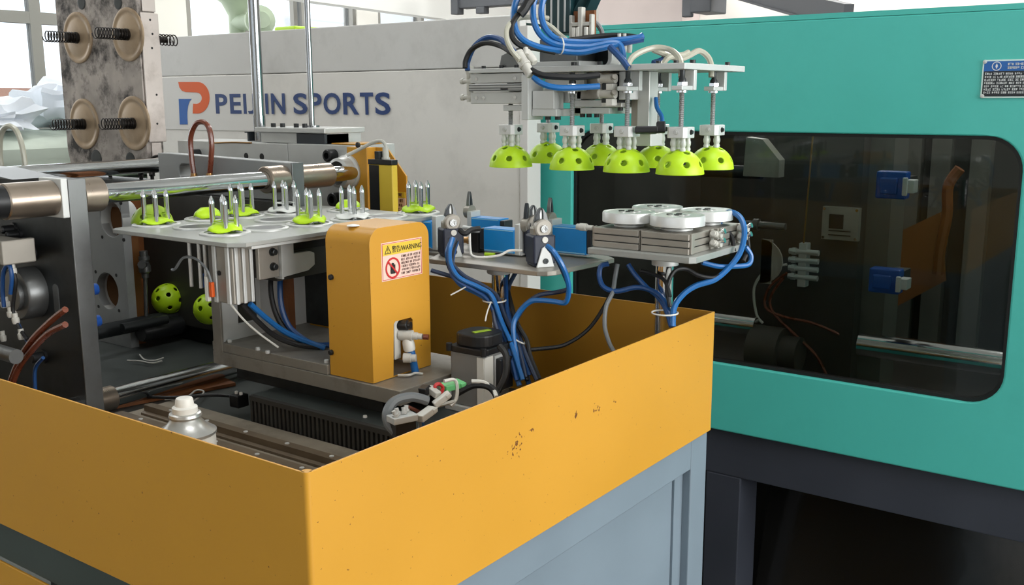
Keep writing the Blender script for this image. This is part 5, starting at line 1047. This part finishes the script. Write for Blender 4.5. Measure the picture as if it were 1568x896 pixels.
# middle pneumatic finger gripper
mg = MB().box(1.455, 1.53, .838, .925, GZ-.045, GZ-.0005).build('finger_gripper', 'cyl_grey', gh, bevel=.002)
MB().box(1.45, 1.54, .834, .928, GZ-.057, GZ-.0455).build('jaw_rail', 'alu', mg, bevel=.001)
MB().box(1.455, 1.535, .86, .928, GZ-.068, GZ-.0575).box(1.455, 1.47, .915, .928, GZ-.068, GZ-.03).build('jaw', 'alu_satin', mg, bevel=.001)
MB().box(1.447, 1.4545, .845, .87, GZ-.055, GZ-.047).build('jaw_plate', 'white_plastic', mg)
for y in (.845, .89, .905, .918): MB().rev((1.465, y, GZ-.068 if y > .86 else GZ-.057), (0, 0, -1), [(0, .0045), (.006, .0045)], 10).build('cap_screw', 'black_plastic', mg)
# speed valves in front of it
for k, z in enumerate((GZ-.012, GZ-.036)):
    MB().rev((1.418, .857, z), (0, -1, 0), [(0, .008), (.003, .0085), (.003, .0065), (.022, .0075), (.03, .0075)], 14).build('speed_valve', 'fitting_grey', mg)
    MB().rev((1.418, .833, z), (-.6, -.6, .2), [(0, .005), (.010, .005), (.010, .004), (.014, .004)], 12).build('valve_screw', 'cyl_grey', mg)
    MB().box(1.412, 1.428, .830, .841, z-.018, z-.008).build('valve_clip', 'white_plastic', mg)
MB().box(1.43, 1.455, .83, .86, GZ-.05, GZ-.005).build('valve_mount', 'dark_steel', mg)
# hanging channel
MB().box(1.475, 1.505, .812, .830, GZ-.098, GZ-.0005).build('hanger_web', 'cyl_grey', gh, bevel=.001)
MB().box(1.462, 1.492, .790, .8115, GZ-.10, GZ-.0005).build('hanger_channel', 'alu', gh, bevel=.001)
MB().box(1.47, 1.51, .79, .825, GZ-.120, GZ-.1005).build('hanger_foot', 'alu_satin', gh, bevel=.001)
MB().box(1.43, 1.47, .81, .828, GZ-.045, GZ-.0005).build('bracket', 'alu_satin', gh, bevel=.001)
# finger heads: threaded rod, nuts, clamp block, suction cups; each half ball is its own thing below
HB = [('nearest the camera, above the front disc', 'second from the right in the near row', 'third from the right in the near row', 'at the left end of the near row'), ('at the right end of the far row', 'second from the right in the far row', 'third from the right in the far row', 'at the left end of the far row')]
SOCK = None
for row, (X, Ys) in enumerate(((XN, NY), (XF, FY))):
    for k, Y in enumerate(Ys):
        zr = 1.487; rod = MB()
        pts = []; z = zr+.070
        while z < GZ-.022: pts += [(z, .0032), (z+.0014, .0043)]; z += .0028
        rod.rev((X, Y, 0), (0, 0, 1), pts, 12); rd_ = rod.build('threaded_rod', 'pale_steel', gh)
        MB().rev((X, Y, GZ-.024), (0, 0, 1), [(0, .0085), (.005, .0085)], 6, smooth=False).rev((X, Y, GZ-.0345), (0, 0, 1), [(0, .0085), (.003, .0085)], 16).build('nut', 'chrome', rd_)
        MB().rev((X, Y, GZ-.0188), (0, 0, 1), [(0, .006), (.004, .006), (.007, .004), (.018, .004)], 12).build('nipple', 'dark_steel', rd_)
        MB().box(X-.018, X+.026, Y-.009, Y+.009, GZ-.0312, GZ-.0245).box(X+.018, X+.028, Y-.011, Y+.011, GZ-.031, GZ-.0003).build('hang_bracket', 'alu_satin', gh, bevel=.001)
        bz = zr+.0545; hx_ = .017; ch = .005
        bp_ = [(X-hx_+ch, Y-hx_), (X+hx_-ch, Y-hx_), (X+hx_, Y-hx_+ch), (X+hx_, Y+hx_-ch), (X+hx_-ch, Y+hx_), (X-hx_+ch, Y+hx_), (X-hx_, Y+hx_-ch), (X-hx_, Y-hx_+ch)]
        cb = MB().prism(bp_, 'Z', bz, bz+.017).build('clamp_block', 'alu_bright', gh, bevel=.001)
        for dv in ((-1, 0, 0), (0, -1, 0), (0, 1, 0)):
            o_ = Vector((X, Y, bz+.009))+Vector(dv)*hx_; MB().rev(o_, dv, [(0, .0042), (.001, .0042), (.001, .0030), (.0035, .0030)], 12).build('set_screw', 'alu' if dv[0] else 'dark_steel', cb)
        for j in range(4):
            a = math.radians(45+90*j+20*row); cc = (X+.0115*math.cos(a), Y+.0115*math.sin(a), zr+.0345)
            MB().rev(cc, (0, 0, 1), [(0, .0042), (.003, .0048), (.006, .0036), (.010, .0050), (.014, .0050), (.0165, .0040), (.0199, .0040)], 12).build('suction_cup', 'cup_clear', cb)
        hb = holed_ball('ball_half', Vector((X, Y, zr)), .0372, ring(62, 4, 60+40*k+25*row)+ring(24, 7, 18+30*k+9*row), .0053, 'lime', zmin=.0003)
        tag(hb, 'bright lime green half ball '+HB[row][k], 'ball half', 'half balls on the gripper'); MB().rev((X, Y, zr-.0008), (0, 0, 1), [(0, .0374), (.0014, .0376), (.0028, .0374)], 48, caps=False).build('rim', 'lime', hb)
# vertical robot arm above the gripper
ra = thing('gantry_robot', (1.49, .95, GZ+.03), 'dark green extruded robot arm reaching down to the gripper', 'robot arm')
MB().box(1.45, 1.535, .935, .985, 1.71, 2.7).build('profile', 'robot_green', ra, bevel=.002)
for y in (.945, .958, .972): MB().box(1.4485, 1.45, y-.0015, y+.0015, 1.712, 2.7).build('groove', 'alu_satin', ra)
MB().box(1.425, 1.56, .90, 1.0, GZ+.0098, GZ+.018).build('mount_flange', 'alu', ra, bevel=.001)
MB().box(1.44, 1.545, .915, .99, GZ+.018, GZ+.056).build('mount_block', 'mid_steel', ra, bevel=.002)
MB().prism([(1.0, GZ+.01), (1.06, GZ+.01), (1.055, GZ+.03), (1.02, GZ+.042), (1.0, GZ+.044)], 'X', 1.42, 1.426).build('gusset', 'mid_steel', ra)
MB().plate_hole(rrect(.865, .975, GZ+.010, GZ+.050, .012, 5), [rrect(.873, .967, GZ+.010+.001, GZ+.042, .010, 5)], 'X', 1.47, 1.50).build('bridge_frame', 'alu', ra, bevel=.001)
MB().box(1.50, 1.503, .875, .965, GZ+.0098, GZ+.042).build('bridge_web', 'dark_steel', ra)
# arm joints to the right (dark) and a pale valve terminal
vt = thing('valve_terminal', (1.47, .905, 1.70), 'pale plastic cable chain bracket beside the robot arm', 'bracket')
vc = oX(1.45, 891, 40)
MB().box(1.445, 1.455, vc.y-.022, vc.y+.022, vc.z-.022, vc.z-.017).box(1.445, 1.455, vc.y-.022, vc.y-.017, vc.z-.022, vc.z+.018).box(1.445, 1.455, vc.y+.017, vc.y+.022, vc.z-.022, vc.z+.018).box(1.445, 1.455, vc.y-.02, vc.y+.02, vc.z+.0, vc.z+.006).box(1.443, 1.455, vc.y-.004, vc.y+.004, vc.z-.02, vc.z+.03).build('frame', 'fitting_grey', vt, bevel=.001)
for k in (-.012, -.004+.008, .012): MB().box(1.442, 1.456, vc.y+k-.003, vc.y+k+.003, vc.z-.018, vc.z-.002).build('clip', 'white_plastic', vt, bevel=.001)
MB().box(1.456, 1.462, vc.y-.02, vc.y+.02, vc.z-.02, vc.z+.025).build('backing', 'rust', vt)
for (P, lab) in (([(892, 30), (905, 12), (915, -10), (925, -40)], 'first dark folded cable chain link right of the robot arm'), ([(882, 20), (890, 5), (900, -15), (905, -40)], 'second dark folded cable chain link right of the robot arm')):
    V = [oX(1.47, x, y) for x, y in P]; tag(MB().tube(V, .011, 4, 1).build('cable_chain', 'robot_green'), lab, 'cable chain')
# ================================================================== HOSES AND CABLES
def pxc(name, pts, r, m, label, cat='hose', n=8): return cable(name, [dp(x, y, d) for x, y, d in pts], r, m, label, cat, n)
B_, K_ = 'blue_tube', 'black_rubber'
# gripper: big blue hoses falling from above
pxc('blue_hose', [(792, -420, 1.58), (796, -200, 1.58), (800, -40, 1.58), (788, 10, 1.58), (788, 40, 1.58), (800, 60, 1.58), (825, 72, 1.59), (860, 78, 1.60), (890, 80, 1.60), (920, 74, 1.60), (945, 68, 1.60)], .0052, B_, 'leftmost of the bright blue hoses falling beside the robot arm')
pxc('blue_hose', [(806, -420, 1.59), (814, -200, 1.59), (824, -40, 1.59), (816, 10, 1.59), (820, 40, 1.59), (835, 60, 1.595), (860, 70, 1.60), (900, 72, 1.60), (935, 66, 1.60), (950, 70, 1.60), (955, 90, 1.60)], .0052, B_, 'middle one of the bright blue hoses falling beside the robot arm')
pxc('blue_hose', [(820, -420, 1.60), (830, -200, 1.60), (842, -40, 1.60), (830, 5, 1.60), (830, 30, 1.60), (840, 50, 1.60), (860, 62, 1.605), (900, 65, 1.61), (940, 62, 1.61), (975, 58, 1.61), (985, 54, 1.61)], .0052, B_, 'rightmost of the bright blue hoses falling beside the robot arm')
pxc('blue_hose', [(860, 75, 1.61), (890, 76, 1.615), (930, 70, 1.615), (965, 64, 1.61), (985, 60, 1.61)], .0048, 'blue_tube_dark', 'darker blue hose lowest in the tied bundle on the gripper')
pxc('black_hose', [(870, 62, 1.62), (905, 57, 1.63), (940, 54, 1.63), (970, 56, 1.62), (984, 60, 1.61)], .0042, K_, 'black hose lying on top of the blue bundle of the gripper')
pxc('black_hose', [(812, -420, 1.56), (816, -200, 1.56), (818, -30, 1.57), (806, 8, 1.57), (796, 22, 1.57)], .0075, K_, 'thick black corrugated hose end beside the blue hoses')
pxc('black_hose', [(793, 22, 1.575), (784, 38, 1.575), (785, 58, 1.575), (798, 70, 1.58), (820, 74, 1.59), (850, 80, 1.60)], .0045, K_, 'black hose curving below the blue hoses left of the robot arm')
pxc('clear_hose', [(840, 28, 1.64), (820, 26, 1.63), (795, 28, 1.60), (778, 40, 1.57), (776, 60, 1.56), (784, 78, 1.55), (796, 92, 1.545)], .004, 'clear_tube', 'clear hose looping left of the robot arm')
pxc('clear_hose', [(832, 34, 1.62), (845, 42, 1.62), (858, 54, 1.62), (866, 60, 1.61)], .004, 'clear_tube', 'short clear hose running into the tied blue bundle')
pxc('grey_hose', [(897, 30, 1.68), (910, 33, 1.68), (920, 45, 1.68), (924, 60, 1.67)], .004, 'grey_tube', 'grey hose arched right of the pale cable bracket')
# pair of hoses over the slide cylinder
pxc('blue_hose', [(716, 108, 1.66), (716, 95, 1.66), (726, 72, 1.65), (745, 58, 1.64), (765, 60, 1.62), (780, 72, 1.59), (795, 88, 1.575)], .0048, 'blue_tube_dark', 'blue hose arching over the slide cylinder at the left')
pxc('black_hose', [(712, 104, 1.65), (713, 92, 1.65), (722, 76, 1.645), (742, 66, 1.63), (765, 70, 1.61), (782, 80, 1.58), (796, 92, 1.57)], .0042, K_, 'black hose arching over the slide cylinder beside the blue one')
# Y connector
yc = thing('y_connector', tuple(dp(808, 112, 1.555)), 'pale plastic twin hose connector tilted in front of the slide cylinder', 'connector')
A_ = dp(793, 82, 1.56); B2 = dp(814, 116, 1.545)
MB().rev(A_, B2-A_, [(0, .0095), (.003, .0095), (.003, .0085), (.02, .0085), (.0215, .0095), (.026, .0095), (.026, .008), (.044, .0075)], 16).build('barrel', 'fitting_grey', yc)
A2 = dp(806, 80, 1.57); MB().rev(A2, dp(822, 100, 1.56)-A2, [(0, .007), (.02, .007), (.024, .005)], 14).build('barrel', 'fitting_grey', yc)
MB().cyl(dp(805, 74, 1.565), dp(806, 84, 1.56), .004, n=10).build('stem', 'fitting_grey', yc)
pxc('black_hose', [(813, 107, 1.545), (830, 115, 1.54), (860, 118, 1.54), (890, 118, 1.545), (918, 115, 1.55)], .0048, K_, 'black hose from the twin connector to the upper speed valve')
pxc('blue_hose', [(817, 118, 1.545), (828, 127, 1.54), (850, 134, 1.54), (885, 134, 1.545), (918, 132, 1.55)], .0048, B_, 'bright blue hose from the twin connector to the lower speed valve')
pxc('blue_hose', [(934, 72, 1.58), (946, 84, 1.57), (955, 94, 1.565), (962, 104, 1.56)], .0055, 'blue_tube_dark', 'short blue hose bundle dropping onto the gripper plate')
pxc('blue_hose', [(1000, 96, 1.60), (1012, 92, 1.61), (1020, 86, 1.62), (1030, 82, 1.63)], .0042, 'blue_tube_dark', 'blue hose disappearing behind the clear hoses on the plate')
for k in range(3):
    c = dp(948+k*8, 71, 1.62+.004*k); tag(MB().rev(c+Vector((0, 0, -.010)), (0, 0, 1), [(0, .0035), (.006, .0045), (.02, .0045), (.021, .003), (.03, .003)], 12).build('push_fitting', 'fitting_grey'), ['first pale push fitting at the end of the blue bundle', 'second pale push fitting at the end of the blue bundle', 'third pale push fitting at the end of the blue bundle'][k], 'fitting')
# clear hoses over the plate
pxc('clear_hose', [(960, 103, 1.56), (968, 88, 1.57), (985, 78, 1.58), (1005, 73, 1.585), (1025, 76, 1.58), (1038, 86, 1.56), (1043, 100, 1.545), (1043, 118, 1.535)], .0048, 'clear_tube', 'clear hose arching across the gripper plate to the nearest rod')
pxc('clear_hose', [(1000, 76, 1.60), (1020, 84, 1.61), (1040, 90, 1.61), (1055, 85, 1.62), (1070, 78, 1.63), (1083, 86, 1.635), (1089, 100, 1.635), (1089, 118, 1.635)], .0048, 'clear_tube', 'clear hose arching to the rod at the right end of the plate')
pxc('clear_hose', [(1014, 100, 1.585), (1024, 88, 1.595), (1045, 84, 1.605), (1054, 80, 1.615)], .0045, 'clear_tube', 'short clear hose crossing under the other two on the plate')
pxc('blue_hose', [(1004, 150, 1.62), (1006, 165, 1.615), (1013, 178, 1.61), (1014, 190, 1.605)], .0036, B_, 'thin bright blue hose hanging between the rods of the gripper')
tag(MB().obox(dp(990, 199, 1.58), RT, FW, UP, (.036, .012, .011)).obox(dp(1012, 195, 1.58), RT, FW, UP, (.014, .012, .018)).build('gripper_sensor', 'black_plastic', bevel=.002), 'black air sensor between the clamp blocks of the gripper', 'sensor')
# cable ties
def tie(px, py, d, r, label, axis): 
    c = dp(px, py, d); a = Vector(axis).normalized(); t = a.cross(Vector((0, 0, 1))).normalized() if abs(a.z) < .9 else Vector((1, 0, 0)); v = a.cross(t)
    pts = [c+(t*math.cos(2*math.pi*k/14)+v*math.sin(2*math.pi*k/14))*r for k in range(15)]
    return tag(MB().tube(pts, .0013, 5, 1).build('cable_tie', 'white_plastic'), label, 'cable tie')
tie(858, 70, 1.60, .013, 'white cable tie round the blue bundle on the gripper', (1, -.6, 0))
# cutter table: bundle of hoses down the post
pts0 = [(694, 366, 1.63), (688, 385, 1.62), (690, 405, 1.62), (705, 425, 1.62), (735, 440, 1.63), (755, 455, 1.63), (768, 490, 1.62), (785, 530, 1.60), (800, 580, 1.58)]
off = [(0, 0), (-6, 4), (5, -3), (-3, 10), (9, 3), (12, 9), (-9, -2)]
labs = ['blue hose outermost of the bundle on the cutter post', 'second blue hose of the bundle on the cutter post', 'third hose of the bundle, dark navy, on the cutter post', 'fourth hose of the bundle, bright blue, on the cutter post', 'black hose innermost in the bundle on the cutter post', 'dark blue hose lowest in the bundle on the cutter post', 'black hose at the left of the bundle on the cutter post']
mm = [B_, 'blue_tube_dark', 'navy_tube', B_, K_, 'blue_tube_dark', K_]
for k in range(7):
    ox, oy = off[k]; P = [(x+ox*(.4 if i < 3 else 1)+random.uniform(-2, 2), y+oy*(.3 if i < 3 else 1)+random.uniform(-2, 2), d+.006*(k-3)) for i, (x, y, d) in enumerate(pts0)]
    pxc('air_hose', P, .0042 if k % 2 else .0038, mm[k], labs[k])
pxc('air_hose', [(775, 408, 1.70), (774, 424, 1.68), (775, 445, 1.65), (778, 480, 1.62), (792, 520, 1.60), (810, 575, 1.585)], .004, 'blue_tube_dark', 'blue hose leaving the plate right of the cutter post')
pxc('air_hose', [(792, 414, 1.72), (786, 424, 1.70), (779, 440, 1.66), (776, 470, 1.63), (790, 500, 1.61), (806, 545, 1.59), (822, 582, 1.58)], .0038, 'navy_tube', 'navy hose bending under the cutter table into the bundle')
pxc('air_hose', [(784, 410, 1.72), (778, 420, 1.70), (777, 440, 1.66), (790, 490, 1.605), (806, 520, 1.595), (812, 545, 1.59), (826, 580, 1.58)], .0036, K_, 'black hose at the right edge of the post bundle')
pxc('air_hose', [(660, 414, 1.62), (680, 420, 1.62), (705, 428, 1.62), (735, 442, 1.625), (752, 458, 1.625), (760, 500, 1.60), (790, 580, 1.575)], .0036, 'navy_tube', 'dark hose coming from behind the yellow cover into the bundle')
pxc('black_hose', [(704, 352, 1.62), (712, 358, 1.615), (722, 352, 1.62), (735, 350, 1.625)], .0044, K_, 'short black hose arching from the left nipper to the brass fitting')
pxc('blue_hose', [(838, 377, 1.53), (848, 386, 1.52), (860, 405, 1.52), (868, 425, 1.53), (871, 445, 1.54), (866, 463, 1.55), (850, 462, 1.56), (830, 460, 1.57), (812, 462, 1.58), (795, 478, 1.59), (786, 500, 1.59), (790, 540, 1.585), (800, 580, 1.58)], .0042, B_, 'blue hose looping from the corner nipper back to the bundle')
pxc('black_hose', [(840, 380, 1.535), (852, 395, 1.53), (866, 425, 1.545), (870, 442, 1.55), (850, 448, 1.57), (826, 452, 1.58), (806, 466, 1.59), (790, 490, 1.60)], .0038, 'navy_tube', 'dark hose looping from the corner nipper, above the blue one')
pxc('grey_cable', [(946, 404, 1.60), (942, 425, 1.60), (938, 448, 1.59), (928, 470, 1.58), (926, 500, 1.57), (933, 525, 1.555), (940, 538, 1.55)], .0034, 'grey_tube', 'grey cable hanging from the disc table into the guard', 'cable')
pxc('black_cable', [(944, 405, 1.61), (938, 440, 1.61), (925, 470, 1.62), (900, 505, 1.63), (865, 528, 1.625), (830, 534, 1.61), (806, 536, 1.60)], .0034, K_, 'long black cable swinging from the disc table to the bundle', 'cable')
pxc('blue_hose', [(932, 404, 1.60), (920, 408, 1.60), (918, 425, 1.60), (925, 440, 1.595), (945, 446, 1.59), (975, 440, 1.58), (1000, 446, 1.565), (1015, 458, 1.55), (1024, 478, 1.535), (1030, 500, 1.525)], .0042, 'blue_tube_dark', 'blue hose looped below the left of the disc table')
pxc('blue_hose', [(962, 405, 1.59), (972, 420, 1.585), (990, 440, 1.575), (1008, 455, 1.56), (1020, 475, 1.54), (1028, 500, 1.525)], .004, 'blue_tube_dark', 'blue hose slanting down to the chrome post of the disc table')
pxc('blue_hose', [(1102, 342, 1.62), (1106, 330, 1.61), (1120, 325, 1.60), (1134, 334, 1.59), (1140, 355, 1.58), (1134, 385, 1.575), (1118, 408, 1.57), (1095, 428, 1.56), (1065, 438, 1.55), (1045, 452, 1.54), (1032, 472, 1.53), (1030, 500, 1.525)], .0046, B_, 'bright blue hose looping from the right rear disc down to the post')
pxc('blue_hose', [(1075, 402, 1.56), (1100, 408, 1.57), (1125, 408, 1.585), (1146, 405, 1.60), (1150, 392, 1.605), (1142, 378, 1.60)], .004, B_, 'blue hose curling under the right corner of the disc table')
pxc('black_hose', [(1110, 352, 1.60), (1120, 362, 1.60), (1124, 385, 1.595)], .0036, K_, 'short black hose at the right rear disc cylinder')
pxc('black_hose', [(1142, 355, 1.61), (1146, 380, 1.61), (1138, 400, 1.60)], .0034, K_, 'black hose inside the blue loop right of the disc table')
pxc('black_hose', [(1116, 412, 1.57), (1095, 425, 1.56), (1070, 422, 1.555), (1050, 412, 1.555), (1032, 416, 1.545), (1022, 440, 1.535), (1026, 470, 1.53)], .0034, K_, 'black hose sagging below the disc table')
pxc('black_hose', [(980, 415, 1.58), (1000, 420, 1.57), (1018, 430, 1.54), (1026, 455, 1.53)], .0032, K_, 'thin black hose running behind the chrome post')
tie(1018, 479, 1.53, .020, 'white cable tie round the hoses on the disc post', (0, 0, 1)); tie(757, 460, 1.63, .019, 'white cable tie round the hoses on the cutter post', (.2, 0, 1)); tie(792, 520, 1.60, .014, 'white cable tie round the lower part of the hose bundle', (.4, -.4, 1))
pxc('tie_tail', [(752, 462, 1.61), (746, 478, 1.605), (743, 492, 1.60)], .0012, 'white_plastic', 'white cable tie tail hanging at the cutter post', 'cable tie', 5)
pxc('tie_tail', [(728, 428, 1.62), (712, 440, 1.61), (690, 452, 1.60)], .0012, 'fitting_grey', 'pale cable tie tail sticking out left of the cutter post', 'cable tie', 5)
